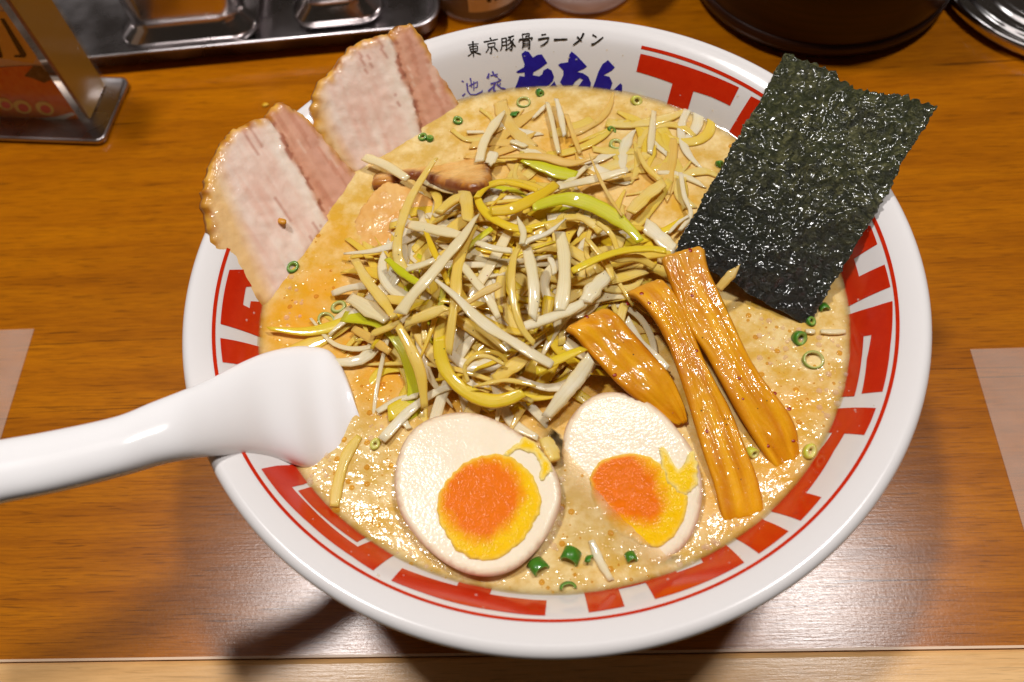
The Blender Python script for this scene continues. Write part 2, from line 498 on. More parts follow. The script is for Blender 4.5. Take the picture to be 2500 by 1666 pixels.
NL = 420; span = (a1 - 2 * math.pi) - a0 if a1 > a0 else a1 - a0
vs = []; fs = []
for i in range(NL + 1):
    an = a0 + span * i / NL
    vs += [wall_pos(an, sl0, .00012), wall_pos(an, sl1, .00012)]
    if i: fs.append((2 * i - 2, 2 * i - 1, 2 * i + 1, 2 * i))
link('red_rim_line', vs, fs, M_RED, bowl)

def stroke_poly(pts, w):
    """brush stroke: centre line with swelling width, as a polygon"""
    P = []
    for i in range(len(pts) - 1):
        for k in range(4): P.append((pts[i][0] + (pts[i + 1][0] - pts[i][0]) * k / 4, pts[i][1] + (pts[i + 1][1] - pts[i][1]) * k / 4))
    P.append(pts[-1]); Lf = []; Rt = []
    for i, p in enumerate(P):
        a = P[max(0, i - 1)]; b = P[min(len(P) - 1, i + 1)]
        dx, dy = b[0] - a[0], b[1] - a[1]; L = math.hypot(dx, dy) or 1
        t = i / (len(P) - 1)
        ww = w * (.62 + .38 * abs(math.cos(t * math.pi)) if t < .75 else .85 - .35 * (t - .75) * 4) / 2
        Lf.append((p[0] - dy / L * ww, p[1] + dx / L * ww)); Rt.append((p[0] + dy / L * ww, p[1] - dx / L * ww))
    return Lf + Rt[::-1]
def lettering(strokes, w, mat, name='lettering'):
    vs = []; fs = []
    for i, st in enumerate(strokes):
        ww = w
        if isinstance(st[0], (int, float)): ww, st = st[0], st[1]
        poly = stroke_poly(st, ww)
        n = len(poly) // 2; b = len(vs)
        for p in poly:
            an, s = on_wall(TX(*p)); vs.append(wall_pos(an, s, .00012 + .000004 * i))
        for k in range(n - 1): fs.append((b + k, b + k + 1, b + 2 * n - 2 - k, b + 2 * n - 1 - k))
    return link(name, vs, fs, mat, bowl)
lettering([
    [(222, 318), (290, 305), (358, 300)], [(243, 338), (250, 375), (258, 405)], [(240, 342), (300, 330), (342, 326)], [(342, 326), (345, 360), (340, 396)],
    [(252, 370), (338, 358)], [(256, 400), (338, 388)], (24, [(284, 268), (289, 370), (293, 468)]), [(285, 400), (255, 435), (218, 458)], (24, [(298, 395), (340, 420), (388, 432)]),
    (24, [(503, 222), (522, 258)]), (20, [(422, 278), (510, 262), (606, 240)]), [(474, 300), (482, 348)], [(472, 302), (520, 292), (568, 284)], [(568, 284), (562, 332)], [(482, 345), (560, 332)],
    (22, [(520, 338), (523, 380), (518, 422), (500, 412)]), [(484, 360), (468, 388), (448, 412)], (22, [(556, 346), (582, 368), (604, 394)]),
    [(655, 228), (656, 310), (650, 360), (632, 388)], [(652, 236), (712, 224)], (20, [(710, 224), (712, 300), (714, 380), (696, 372)]), [(660, 278), (706, 270)], [(660, 322), (706, 314)],
    (20, [(732, 220), (812, 198)]), [(772, 216), (752, 242), (726, 262)], (24, [(756, 244), (784, 292), (786, 350), (776, 380), (752, 368)]), [(776, 272), (752, 296), (722, 318)], [(784, 312), (756, 344), (720, 368)],
    [(806, 236), (784, 270)], (26, [(786, 278), (806, 310), (830, 334)]),
    [(916, 178), (922, 234)], [(912, 182), (1006, 168)], [(1006, 168), (1000, 226)], [(960, 204), (962, 228)], [(958, 204), (1000, 198)], (20, [(884, 244), (870, 276)]), (22, [(882, 248), (960, 236), (1046, 222), (1030, 254)]),
    (20, [(926, 262), (924, 320), (916, 362)]), [(926, 264), (1006, 252)], (22, [(1006, 252), (1008, 310), (1006, 360), (986, 350)]), [(930, 296), (1002, 288)], [(930, 328), (1002, 318)],
    (18, [(1158, 188), (1222, 178)]), (24, [(1116, 246), (1180, 232), (1256, 222), (1236, 270), (1196, 304), (1146, 328)]),
    (26, [(1318, 248), (1400, 244), (1494, 240)]),
    (26, [(1700, 166), (1672, 224), (1630, 268), (1564, 314)]), (24, [(1616, 212), (1646, 238), (1676, 270)]),
    (22, [(1812, 186), (1838, 200), (1868, 218)]), (24, [(1796, 308), (1836, 298), (1890, 262), (1950, 216)]),
], 17, M_BLACK)
lettering([
    (20, [(142, 772), (168, 788)]), (22, [(150, 966), (188, 932)]), (20, [(250, 736), (262, 790), (268, 860)]), (20, [(208, 800), (218, 900), (250, 946), (320, 948), (402, 910), (404, 888)]),
    [(236, 838), (300, 806), (344, 780), (338, 850), (310, 862)], [(296, 780), (296, 900)],
    (22, [(492, 676), (462, 742)]), [(488, 700), (486, 748)], (22, [(534, 650), (560, 706), (604, 722)]), [(508, 706), (604, 684)], [(604, 740), (648, 766)],
    (22, [(510, 812), (580, 790), (640, 768)]), (24, [(480, 906), (540, 850), (580, 800)]), (24, [(552, 838), (552, 918), (580, 894)]), (24, [(590, 812), (640, 860), (706, 876)]), [(640, 800), (606, 840)],
], 16, M_PALEBLUE)
big = [
    [(905, 430), (950, 390), (1000, 405), (1050, 475), (1110, 440), (1165, 435), (1235, 545), (1140, 615), (1060, 660), (1048, 700), (1130, 715), (1170, 690), (1185, 640), (1240, 610), (1290, 640), (1322, 720), (1305, 775), (1260, 820), (1190, 862), (1245, 862), (1300, 810), (1325, 775), (1345, 820), (1395, 890), (1370, 915), (1250, 908), (1180, 890), (1050, 908), (960, 880), (900, 908), (812, 888), (850, 800), (880, 710), (945, 720), (945, 665), (850, 672), (838, 655), (935, 600), (945, 560), (920, 490)],
    [(1545, 398), (1610, 450), (1742, 590), (1700, 620), (1610, 657), (1690, 675), (1760, 720), (1792, 800), (1782, 880), (1740, 908), (1600, 885), (1640, 830), (1692, 760), (1650, 735), (1590, 780), (1550, 845), (1440, 842), (1398, 790), (1440, 700), (1440, 640), (1372, 570), (1400, 550), (1500, 535), (1515, 440)],
    [(2010, 508), (2097, 600), (2060, 640), (1950, 702), (2030, 720), (2067, 800), (2040, 880), (2080, 890), (2170, 800), (2192, 830), (2187, 945), (2130, 975), (2000, 950), (1930, 895), (1860, 920), (1808, 882), (1850, 770), (1890, 650), (1940, 560)],
]
wall_print('lettering', [tr(TX, p) for p in big], M_BLUE, step=.0009)

# ------------------------------------------------------------------ generic slab with an outline
def basis(n):
    n = n.normalized(); x = Vector((1, 0, 0)); x = (x - n * x.dot(n)).normalized(); return x, n.cross(x), n
def plane3(a, b, c):
    n = (b - a).cross(c - a).normalized()
    if n.z < 0: n = -n
    return a, n
def slab(name, pix, pt, n, thick, mat, parent=None, step=.0011, relief=None, color=None, rnd=.0006, smooth=1, shrink=1.0, bend=None, jag=0.0, steps_side=2):
    x, y, n = basis(n)
    poly = []
    for p in pix:
        q = on_plane(p, pt, n) - pt; poly.append((q.dot(x), q.dot(y)))
    poly = resample(poly, step, smooth)
    if jag:
        cx_ = sum(p[0] for p in poly) / len(poly); cy_ = sum(p[1] for p in poly) / len(poly)
        q = []
        for p in poly:
            k = jag * (nz(p[0] * 420, p[1] * 420, 3) + .6 * nz(p[0] * 1100, p[1] * 1100, 9))
            dx, dy = p[0] - cx_, p[1] - cy_; L = math.hypot(dx, dy)
            q.append((p[0] + dx / L * k, p[1] + dy / L * k))
        poly = q
    V, F = triang(poly, step)
    cx_ = sum(p[0] for p in V) / len(V); cy_ = sum(p[1] for p in V) / len(V)
    d = [edge_dist(p, poly) for p in V]
    def pos(u, v, w):
        q = pt + x * u + y * v + n * w
        return bend(q, u, v) if bend else q
    vs = []; cols = []
    for (u, v), e in zip(V, d):
        k = max(0.0, 1 - e / rnd) if rnd else 0
        w = -rnd * (1 - math.sqrt(max(0, 1 - k * k)))
        if relief: w += relief(u, v, e)
        vs.append(pos(u, v, w)); cols.append(color(u, v, e) if color else (1, 1, 1))
    nt = len(vs)
    for j in range(1, steps_side + 1):
        f = j / steps_side; sc = 1 - (1 - shrink) * (1 - math.sqrt(max(0, 1 - f * f)))
        for (u, v), c in zip(V, cols[:nt]):
            if j < steps_side: pass
            vs.append(pos(cx_ + (u - cx_) * sc, cy_ + (v - cy_) * sc, -rnd - (thick - rnd) * f)); cols.append(color(u, v, -1.0) if color else c)
    ec = {}
    for f in F:
        for i in range(3):
            e = (f[i], f[(i + 1) % 3]); ec[e] = 1
    be = [e for e in ec if (e[1], e[0]) not in ec]
    faces = list(F)
    for j in range(steps_side):
        o0, o1 = j * nt, (j + 1) * nt
        for a_, b_ in be: faces.append((b_ + o0, a_ + o0, a_ + o1, b_ + o1))
    o1 = steps_side * nt
    faces += [(f[2] + o1, f[1] + o1, f[0] + o1) for f in F]
    # drop the unused middle layers' inner points
    used = sorted({i for f in faces for i in f}); mp = {a_: b_ for b_, a_ in enumerate(used)}
    o = link(name, [vs[i] for i in used], [tuple(mp[i] for i in f) for f in faces], mat, parent, cols=[cols[i] for i in used])
    return fix_normals(o)
def lerp3(a, b, t):
    t = max(0, min(1, t)); return tuple(x + (y - x) * t for x, y in zip(a, b))

# ------------------------------------------------------------------ eggs
ZS = H - .0148                                   # broth level
def egg(label, outline, yolk, smear, P3, lift):
    pts = [at(EG(*p[:2]), p[2]) for p in P3]
    pt, n = plane3(*pts)
    root = empty('egg_half', (pt.x, pt.y, pt.z)); tag(root, label, 'egg', 'halved boiled eggs in the broth')
    def cw(u, v, e):
        g = nz(u * 90, v * 90, 1) * .5 + .5
        base = lerp3((.90, .79, .60), (.87, .72, .50), g)
        if e < 0: return (.62, .40, .22)
        return lerp3((.70, .47, .30), base, e / .0011)
    w = slab('egg_white', [EG(*p) for p in outline], pt, n, .014, M_EGGW, root, step=.0012, color=cw, rnd=.0007, smooth=2, shrink=.35, steps_side=4,
             relief=lambda u, v, e: .00006 * nz(u * 130, v * 130))
    x, y, nn = basis(n)
    def yc(u, v, e):
        t = e / .0050 + .24 * nz(u * 300, v * 300, 4) + .14 * nz(u * 900, v * 900, 2)
        side = side_fn(u, v)
        o = lerp3((.93, .55, .002), (.86, .175, .0), (t - .55 + side) * 1.15)
        o = lerp3((.93, .66, .12), o, e / .0009 + .4 * nz(u * 600, v * 600))
        return o if e >= 0 else (.85, .42, .01)
    yo = [on_plane(EG(*p), pt, n) - pt for p in yolk]
    ycx = sum(q.dot(x) for q in yo) / len(yo); ycy = sum(q.dot(y) for q in yo) / len(yo); yr = max((q.dot(x) - ycx) for q in yo)
    def side_fn(u, v): return -((u - ycx) * .55 - (v - ycy) * .75) / yr * .95 + .38     # runnier on the side away from the pale rim
    slab('yolk', [EG(*p) for p in yolk], pt + n * .0003, n, .003, M_YOLK, root, step=.0009, color=yc, rnd=.0001, smooth=2, jag=.0006,
         relief=lambda u, v, e: .00010 * nz(u * 400, v * 400))
    for s in smear:
        slab('yolk_smear', [EG(*p) for p in s], pt + n * .00035, n, .002, M_YOLK, root, step=.0006, rnd=.0001, smooth=1, jag=.0009,
             color=lambda u, v, e: lerp3((.90, .74, .28), (.92, .58, .004), e / .0011 + .8 * nz(u * 500, v * 500)), relief=lambda u, v, e: .0001 * nz(u * 500, v * 500))
    cen = sum((on_plane(EG(*p), pt, n) for p in outline), Vector()) / len(outline)
    return cen, n
egg1 = egg('soft boiled egg half with whole face showing, left of the other egg',
    [(640, 258), (760, 262), (870, 295), (980, 350), (1080, 420), (1180, 500), (1250, 600), (1290, 720), (1285, 830), (1240, 950), (1180, 1050), (1100, 1140), (1010, 1210), (900, 1250), (780, 1255), (650, 1215), (520, 1130), (410, 1020), (330, 910), (285, 790), (275, 660), (290, 550), (330, 440), (400, 350), (500, 290)],
    [(880, 512), (960, 520), (1040, 565), (1110, 640), (1165, 730), (1168, 850), (1110, 970), (1030, 1060), (940, 1140), (830, 1165), (720, 1140), (640, 1090), (600, 1010), (550, 930), (530, 850), (540, 760), (590, 680), (660, 600), (760, 535)],
    [[(920, 515), (1000, 470), (1040, 430), (1080, 408), (1160, 480), (1205, 540), (1245, 610), (1200, 640), (1170, 690), (1150, 650), (1172, 600), (1130, 530), (1060, 490), (1000, 500), (960, 540)]],
    [(640, 270, ZS + .0060), (1280, 760, ZS + .0048), (780, 1240, ZS + .0038)], 0)
egg2 = egg('soft boiled egg half with its left side sunk in broth beside bamboo shoots',
    [(1590, 135), (1700, 150), (1820, 200), (1930, 290), (2020, 400), (2085, 490), (2125, 600), (2145, 730), (2130, 860), (2090, 990), (2010, 1100), (1900, 1180), (1760, 1220), (1620, 1200), (1480, 1110), (1380, 980), (1310, 800), (1285, 620), (1290, 450), (1310, 350), (1350, 280), (1420, 200), (1500, 150)],
    [(1560, 540), (1660, 515), (1780, 515), (1860, 545), (1930, 620), (1990, 720), (2060, 760), (2050, 850), (2010, 960), (1940, 1050), (1860, 1085), (1760, 1060), (1640, 1000), (1540, 920), (1480, 800), (1460, 680), (1490, 590)],
    [[(1880, 460), (1920, 480), (1960, 560), (1990, 610), (2030, 590), (2050, 520), (2080, 500), (2110, 600), (2120, 690), (2060, 770), (1980, 740), (1900, 640)]],
    [(1600, 150, ZS + .0050), (2135, 800, ZS + .0040), (1400, 985, ZS - .0029)], 0)

# ------------------------------------------------------------------ broth
M_B = NT('pork_bone_broth')
_v = M_B.coord()
_big = M_B.noise(_v, 26, 4, .55, .6); _mid = M_B.noise(_v, 120, 4, .6); _fin = M_B.noise(_v, 600, 3, .6)
_o = M_B.attr('oil', 'Fac')
_c = M_B.mix(M_B.ramp(_big, [(.35, 0), (.66, 1)]), (.64, .42, .12), (.66, .385, .045))
_c = M_B.mix(M_B.math('MULTIPLY', M_B.ramp(_mid, [(.40, 0), (.60, 1)]), .85), _c, (.83, .64, .31))
_c = M_B.mix(M_B.math('MULTIPLY', M_B.ramp(M_B.noise(_v, 210, 4, .65, .5), [(.50, 0), (.66, 1)]), .42), _c, (.60, .34, .045))
_c = M_B.mix(M_B.math('MULTIPLY', M_B.ramp(_fin, [(.54, 0), (.68, 1)]), .22), _c, (.62, .38, .09))
_c = M_B.mix(M_B.math('MULTIPLY', _o, M_B.ramp(M_B.noise(_v, 70, 4, .6, .8), [(.25, .45), (.6, 1)])), _c, (.78, .34, .002))
_bub = M_B.ramp(M_B.voro(_v, 520), [(.04, 1), (.30, 0)])
_h = M_B.math('ADD', M_B.math('MULTIPLY', _mid, .8), M_B.math('MULTIPLY', M_B.noise(_v, 260, 3, .55), .8))
_h = M_B.math('ADD', _h, M_B.math('MULTIPLY', _bub, .22))
_h = M_B.math('ADD', _h, M_B.math('MULTIPLY', _fin, .08))
M_B.set(color=_c, rough=.10, sss=.12, sscale=.004, spec=.30, normal=M_B.bump(_h, .42, .0010)).radius((1, .65, .3))
_tr = M_B.new('ShaderNodeBsdfTransparent'); _tr.inputs[0].default_value = (1, .93, .80, 1)
_mx = M_B.new('ShaderNodeMixShader')
_cl = M_B.attr('cloud', 'Fac')
_cn = M_B.math('ADD', _cl, M_B.math('MULTIPLY', M_B.math('SUBTRACT', _mid, .5), M_B.math('MULTIPLY', M_B.math('SUBTRACT', 1.0, _cl), .9)))
M_B.l(_cn, _mx.inputs[0]); M_B.l(_tr.outputs[0], _mx.inputs[1]); M_B.l(M_B.b.outputs[0], _mx.inputs[2])
_gl = M_B.new('ShaderNodeBsdfGlossy'); _gl.inputs['Roughness'].default_value = .08
_fr = M_B.new('ShaderNodeFresnel'); _fr.inputs[0].default_value = 1.34
_m2 = M_B.new('ShaderNodeMixShader'); _one = M_B.math('MULTIPLY', _fr.outputs[0], M_B.math('SUBTRACT', 1.0, _cl))
M_B.l(_one, _m2.inputs[0]); M_B.l(_mx.outputs[0], _m2.inputs[1]); M_B.l(_gl.outputs[0], _m2.inputs[2])
M_B.l(_m2.outputs[0], M_B.n['Material Output'].inputs[0])
oil_spots = [(at(D(x, y), ZS), r, s) for x, y, r, s in ((690, 730, .012, 1), (730, 660, .010, .9), (880, 870, .011, 1), (830, 790, .009, .9), (650, 650, .006, .5), (760, 560, .012, .5),
             (1280, 400, .02, .55), (1150, 350, .012, .4), (1500, 420, .014, .35), (1790, 1080, .010, .7), (1830, 920, .008, .5), (1700, 1180, .008, .6), (1480, 900, .012, .6), (1250, 900, .015, .7), (1640, 1150, .008, .6), (1050, 900, .01, .6))]
sRoot = math.sqrt(1)
def broth_mesh():
    NR_, NS_ = 110, 300
    rmax = .0874 + .0012
    vs = []; fs = []; oil = []; cloud = []
    for i in range(NR_ + 1):
        t = i / NR_; r = rmax * (1 - (1 - t) ** 1.35)
        for k in range(NS_):
            a = 2 * math.pi * k / NS_; x = r * math.cos(a); y = r * math.sin(a)
            edge = max(0, 1 - (.0876 - r) / .0016); edge = min(edge, 1.3)
            z = ZS + .00012 * nz(x * 130, y * 130, 2) + .00006 * nz(x * 420, y * 420, 5) + .0004 * edge ** 2
            vs.append((x, y, z))
            o_ = 0
            for p, rr, s_ in oil_spots:
                dd = ((x - p.x) ** 2 + (y - p.y) ** 2) / rr ** 2
                o_ = max(o_, s_ * math.exp(-dd))
            oil.append(o_)
            depth = max(0, z - wall_z(r)) if r > .02 else .03
            for ept, en in (egg1, egg2):
                q = Vector((x, y, z)) - ept
                if q.length < .030:
                    hz = q.dot(en) / en.z
                    if hz > -.0005: depth = min(depth, max(hz, 0) * 1.25 + max(0, q.length - .0235) * .6)
            cloud.append(1 - math.exp(-depth / .0015))
    for i in range(NR_):
        for k in range(NS_):
            k2 = (k + 1) % NS_
            fs.append((i * NS_ + k, i * NS_ + k2, (i + 1) * NS_ + k2, (i + 1) * NS_ + k))
    return vs, fs, oil, cloud
vs, fs, oil, cloud = broth_mesh()
broth = link('broth', vs, fs, M_B.m, extra={'oil': oil, 'cloud': cloud})
set_root(broth, (0, 0, ZS)); tag(broth, 'creamy beige pork broth with patches of orange oil filling the bowl', 'broth')

# ------------------------------------------------------------------ pork slices
def pork(label, outline, P3, thick, colfn, c=PK, jag=.0009, step=.0010, relief=None):
    pts = [at(c(*p[:2]), p[2]) for p in P3]
    pt, n = plane3(*pts); x, y, nn = basis(n)
    def uv(px): q = on_plane(c(*px), pt, n) - pt; return q.dot(x), q.dot(y)
    f = colfn(uv)
    r0 = relief(uv) if relief else (lambda u, v, e: 0)
    o = slab('pork_slice', [c(*p) for p in outline], pt, n, thick, M_PORK, None, step=step, color=f, rnd=.0012, smooth=1, jag=jag,
             relief=lambda u, v, e: r0(u, v, e) + .00030 * nz(u * 190, v * 190) + .00022 * nz(u * 480, v * 480) - .0004 * max(0, 1 - e / .003))
    set_root(o, pt); tag(o, label, 'pork slice', 'slices of roast pork')
    return o
def side(uv, pts):
    """signed distance to a drawn seam: positive to its right"""
    line = [uv(p) for p in pts]
    def f(u, v):
        best = 1e9; sg = 1
        for a, b in zip(line, line[1:]):
            dx, dy = b[0] - a[0], b[1] - a[1]; L = dx * dx + dy * dy
            t = max(0, min(1, ((u - a[0]) * dx + (v - a[1]) * dy) / L)); d = math.hypot(u - a[0] - t * dx, v - a[1] - t * dy)
            if d < best: best = d; sg = 1 if (dx * (v - a[1]) - dy * (u - a[0])) < 0 else -1
        return best * -sg if False else best * sg
    return f
def pork_cols(seam, seam2, flip=1):
    def make(uv):
        f = side(uv, seam); f2 = side(uv, seam2)
        q0 = uv(seam[0]); q1 = uv(seam[-1]); sd = Vector((q1[0] - q0[0], q1[1] - q0[1])).normalized()
        def col(u, v, e):
            d = -f(u, v) * flip
            al = u * sd.x + v * sd.y; ac = -u * sd.y + v * sd.x
            streak = .8 * nz(ac * 420, al * 55, 4) + .4 * nz(ac * 1300, al * 110, 8)
            g = .50 * nz(ac * 170, al * 60, 7) + .25 * nz(u * 420, v * 420, 3)
            pale = lerp3((.96, .78, .66), (.86, .55, .43), .5 + .6 * streak + 1.0 * g)
            fat = lerp3((.97, .84, .72), (.92, .72, .58), .5 + g + .6 * streak)
            lean = lerp3((.66, .29, .17), (.80, .44, .29), .5 + .8 * streak + .4 * g)
            gold = lerp3((.90, .62, .30), (.84, .50, .19), .5 + g)
            d2 = -f2(u, v) * flip
            c = lean
            d += .0022 * nz(al * 90, 3) + .0007 * nz(al * 450, 8)
            c = lerp3(lean, lerp3((.80, .44, .31), (.70, .36, .25), .5 + g), d / .007 - .2)
            if d > .0015 and nz(ac * 520, al * 60, 21) > .18: c = lerp3(c, (.60, .25, .15), .55)
            if d > .0015 and nz(ac * 360, al * 40, 31) > .30: c = lerp3(c, (.88, .60, .45), .6)
            if d < 0: c = lerp3(c, fat, -d / .0016)
            if d < -.003: c = lerp3(fat, pale, (-d - .003) / .004)
            if d2 < .001: c = lerp3(c, gold, (.001 - d2) / .005 + .2 * g)
            if abs(d) < .0009 and nz(al * 260, 5) > -.05: c = lerp3(c, (.42, .13, .07), .75)
            if -.013 < d < -.004 and nz(ac * 700, al * 60, 12) > .34: c = lerp3(c, (.58, .26, .18), .7)
            rim = lerp3((.42, .14, .01), (.78, .40, .05), .5 + 1.2 * nz(u * 350, v * 350, 2))
            c = lerp3(rim, c, (e - .0004) / .0026 + .6 * nz(u * 380, v * 380, 5))
            if e < 0: c = (.50, .24, .09)
            return c
        return col
    return make
pork('slice of roast pork with a tall pink flap, leaning on rim nearest the spoon',
     [(330, 568), (390, 562), (402, 540), (440, 488), (490, 480), (560, 520), (640, 590), (720, 680), (790, 770), (880, 850), (900, 960), (760, 1060), (640, 1180), (560, 1330), (500, 1470), (420, 1500), (330, 1440), (270, 1390), (200, 1310), (160, 1230), (130, 1130), (102, 1020), (88, 930), (110, 850), (150, 740), (200, 655), (260, 600)],
     [(850, 840, ZS - .0002), (440, 1400, ZS - .0002), (120, 900, H + .0085)], .0042,
     pork_cols([(400, 565), (470, 650), (540, 770), (600, 890), (660, 990), (700, 1060)], [(290, 540), (190, 790), (250, 960), (330, 1160), (450, 1430)]),
     relief=lambda uv: (lambda f: (lambda u, v, e: (-.0011 if f(u, v) < 0 else 0.0)))(side(uv, [(400, 565), (470, 650), (540, 770), (600, 890), (660, 990), (700, 1060)])))
pork('slice of roast pork standing farthest back against the rim left of the lettering',
     [(900, 172), (970, 163), (985, 165), (1000, 128), (1080, 105), (1112, 115), (1150, 180), (1200, 248), (1240, 320), (1290, 420), (1345, 525), (1340, 600), (1180, 720), (1040, 800), (900, 860), (760, 830), (690, 740), (640, 650), (610, 560), (622, 440), (650, 388), (700, 350), (760, 268), (820, 208)],
     [(1330, 520, ZS - .0002), (900, 780, ZS - .0002), (760, 300, H + .0085)], .0042,
     pork_cols([(975, 160), (1010, 240), (1050, 340), (1090, 450), (1120, 560), (1140, 640)], [(830, 150), (680, 420), (720, 600), (830, 800)]),
     relief=lambda uv: (lambda f: (lambda u, v, e: (-.0011 if f(u, v) < 0 else 0.0)))(side(uv, [(975, 160), (1010, 240), (1050, 340), (1090, 450), (1120, 560), (1140, 640)])))
def soaked(dark):
    def make(uv):
        def col(u, v, e):
            g = nz(u * 120, v * 120, 7) + .7 * nz(u * 900, v * 260, 3)
            c = lerp3((.82, .50, .17), (.70, .34, .07), .5 + .9 * g)
            rim = lerp3((.28, .07, .01), (.66, .28, .03), .5 + nz(u * 300, v * 300, 2))
            c = lerp3((.20, .045, .008) if dark and nz(u * 120, v * 120, 4) > -.1 else rim, c, (e - .0005) / .0028 + .4 * nz(u * 400, v * 400, 5)) if dark else lerp3(rim, c, e / .0016 + .3 * nz(u * 500, v * 500, 5) + .35)
            return c if e >= 0 else (.30, .10, .03)
        return col
    return make
pork('tan slice of roast pork half sunk in broth left of the leek heap',
     [(310, 300), (400, 330), (480, 360), (560, 400), (640, 500), (700, 600), (700, 720), (600, 800), (430, 800), (340, 775), (250, 775), (150, 725), (110, 620), (150, 500), (230, 380)],
     [(300, 310, ZS + .0034), (640, 560, ZS + .0042), (180, 740, ZS - .0006)], .0035, soaked(False), LK, .0006)
pork('brown edged slice of roast pork lying flat behind the leek heap',
     [(230, 300), (290, 220), (370, 120), (480, 100), (620, 105), (720, 120), (800, 150), (880, 200), (900, 300), (800, 340), (690, 330), (560, 285), (430, 262), (330, 300), (250, 312)],
     [(240, 290, ZS + .0012), (850, 200, ZS + .0010), (600, 290, ZS + .0075)], .0035, soaked(True), LK, .0006)

# ------------------------------------------------------------------ leek heap
HC = at(LK(960, 800), ZS + .012)
def heap(x, y):
    dx, dy = x - HC.x, y - HC.y
    a = R(-8); ex = dx * math.cos(a) + dy * math.sin(a); ey = -dx * math.sin(a) + dy * math.cos(a)
    d2 = (ex / .050) ** 2 + (ey / .043) ** 2
    return .0135 * max(0, 1 - d2) ** .85
def at_heap(p, off):
    z = ZS + .004
    for _ in range(14):
        q = at(p, z); z = .5 * z + .5 * (ZS + heap(q.x, q.y) + off)
    return at(p, z)
def catmull(P, n):
    out = []
    Q = [P[0] * 2 - P[1]] + P + [P[-1] * 2 - P[-2]]
    for i in range(1, len(Q) - 2):
        a, b, c, d = Q[i - 1:i + 3]
        for k in range(n):
            t = k / n
            out.append(.5 * ((2 * b) + (c - a) * t + (2 * a - 5 * b + 4 * c - d) * t * t + (3 * b - a - 3 * c + d) * t ** 3))
    out.append(P[-1]); return out
def ribbon(P, w, th, roll0, roll1, taper=(1, 1), n=5, up=Vector((0, 0, 1)), cup=.0):
    C = catmull(P, n); N = len(C)
    prof = []
    for k in range(10):
        a = 2 * math.pi * k / 10
        cx_, sx_ = math.cos(a), math.sin(a)
        prof.append((math.copysign(abs(cx_) ** .55, cx_), math.copysign(abs(sx_) ** .75, sx_)))
    vs = []; fs = []; ac = []; rim = []
    sd = random.random() * 50
    for i, p in enumerate(C):
        t = i / (N - 1)
        T = (C[min(N - 1, i + 1)] - C[max(0, i - 1)]).normalized()
        B = T.cross(up)
        if B.length < 1e-4: B = Vector((1, 0, 0))
        B.normalize(); U = B.cross(T)
        r = roll0 + (roll1 - roll0) * t
        B2 = B * math.cos(r) + U * math.sin(r); U2 = U * math.cos(r) - B * math.sin(r)
        tw = (taper[0] + (1 - taper[0]) * min(1, t / .3)) if t < .5 else (taper[1] + (1 - taper[1]) * min(1, (1 - t) / .3))
        wn = 1 + .26 * nz(t * 4, sd) + .10 * nz(t * 13, sd + 9)
        en = (1 if i == 0 else -1 if i == N - 1 else 0) * w * .22 * nz(sd * 3.3, i + .5) * 2
        for cx_, sx_ in prof:
            vs.append(p + T * (cx_ * en) + B2 * (cx_ * w / 2 * tw * wn) + U2 * (sx_ * th / 2 * (.6 + .4 * tw) + cup * w * cx_ * cx_)); ac.append(cx_ + sd); rim.append(abs(cx_))
    for i in range(N - 1):
        for k in range(10):
            k2 = (k + 1) % 10
            fs.append((i * 10 + k, i * 10 + k2, (i + 1) * 10 + k2, (i + 1) * 10 + k))
    fs.append(tuple(range(10))); fs.append(tuple((N - 1) * 10 + k for k in range(10))[::-1])
    return vs, fs, (ac, rim)
PXM = .27 / FPX * 900 / 2016
def leek(pts, w, kind, label, off=.0025, c=LK, th=.0011, roll=None, taper=(.82, .74), group='shredded leek strips on the ramen', wscale=None, offs=None, cup=.0):
    P = []
    for i, p in enumerate(pts):
        o_ = off if offs is None else offs[i] if i < len(offs) else offs[-1]
        P.append(at_heap(c(*p), o_))
    ws = (PXM if wscale is None else wscale) * .96
    th *= .80
    r0, r1 = roll if roll else (random.uniform(-.35, .35), random.uniform(-.35, .35))
    vs, fs, ac = ribbon(P, w * ws, min(th, w * ws * .5), r0, r1, taper, 6, cup=cup)
    o = link('leek_strip', vs, fs, M_LEEK[kind], extra={'across': ac[0], 'rim': ac[1]}); fix_normals(o)
    set_root(o, P[len(P) // 2]); tag(o, label, 'leek strip', group)
    return o
TBW = .27 / FPX * 700 / 2353; PKW = .27 / FPX * 700 / 1372; EGW = .27 / FPX * 950 / 2353; DW = .27 / FPX * 1.0625
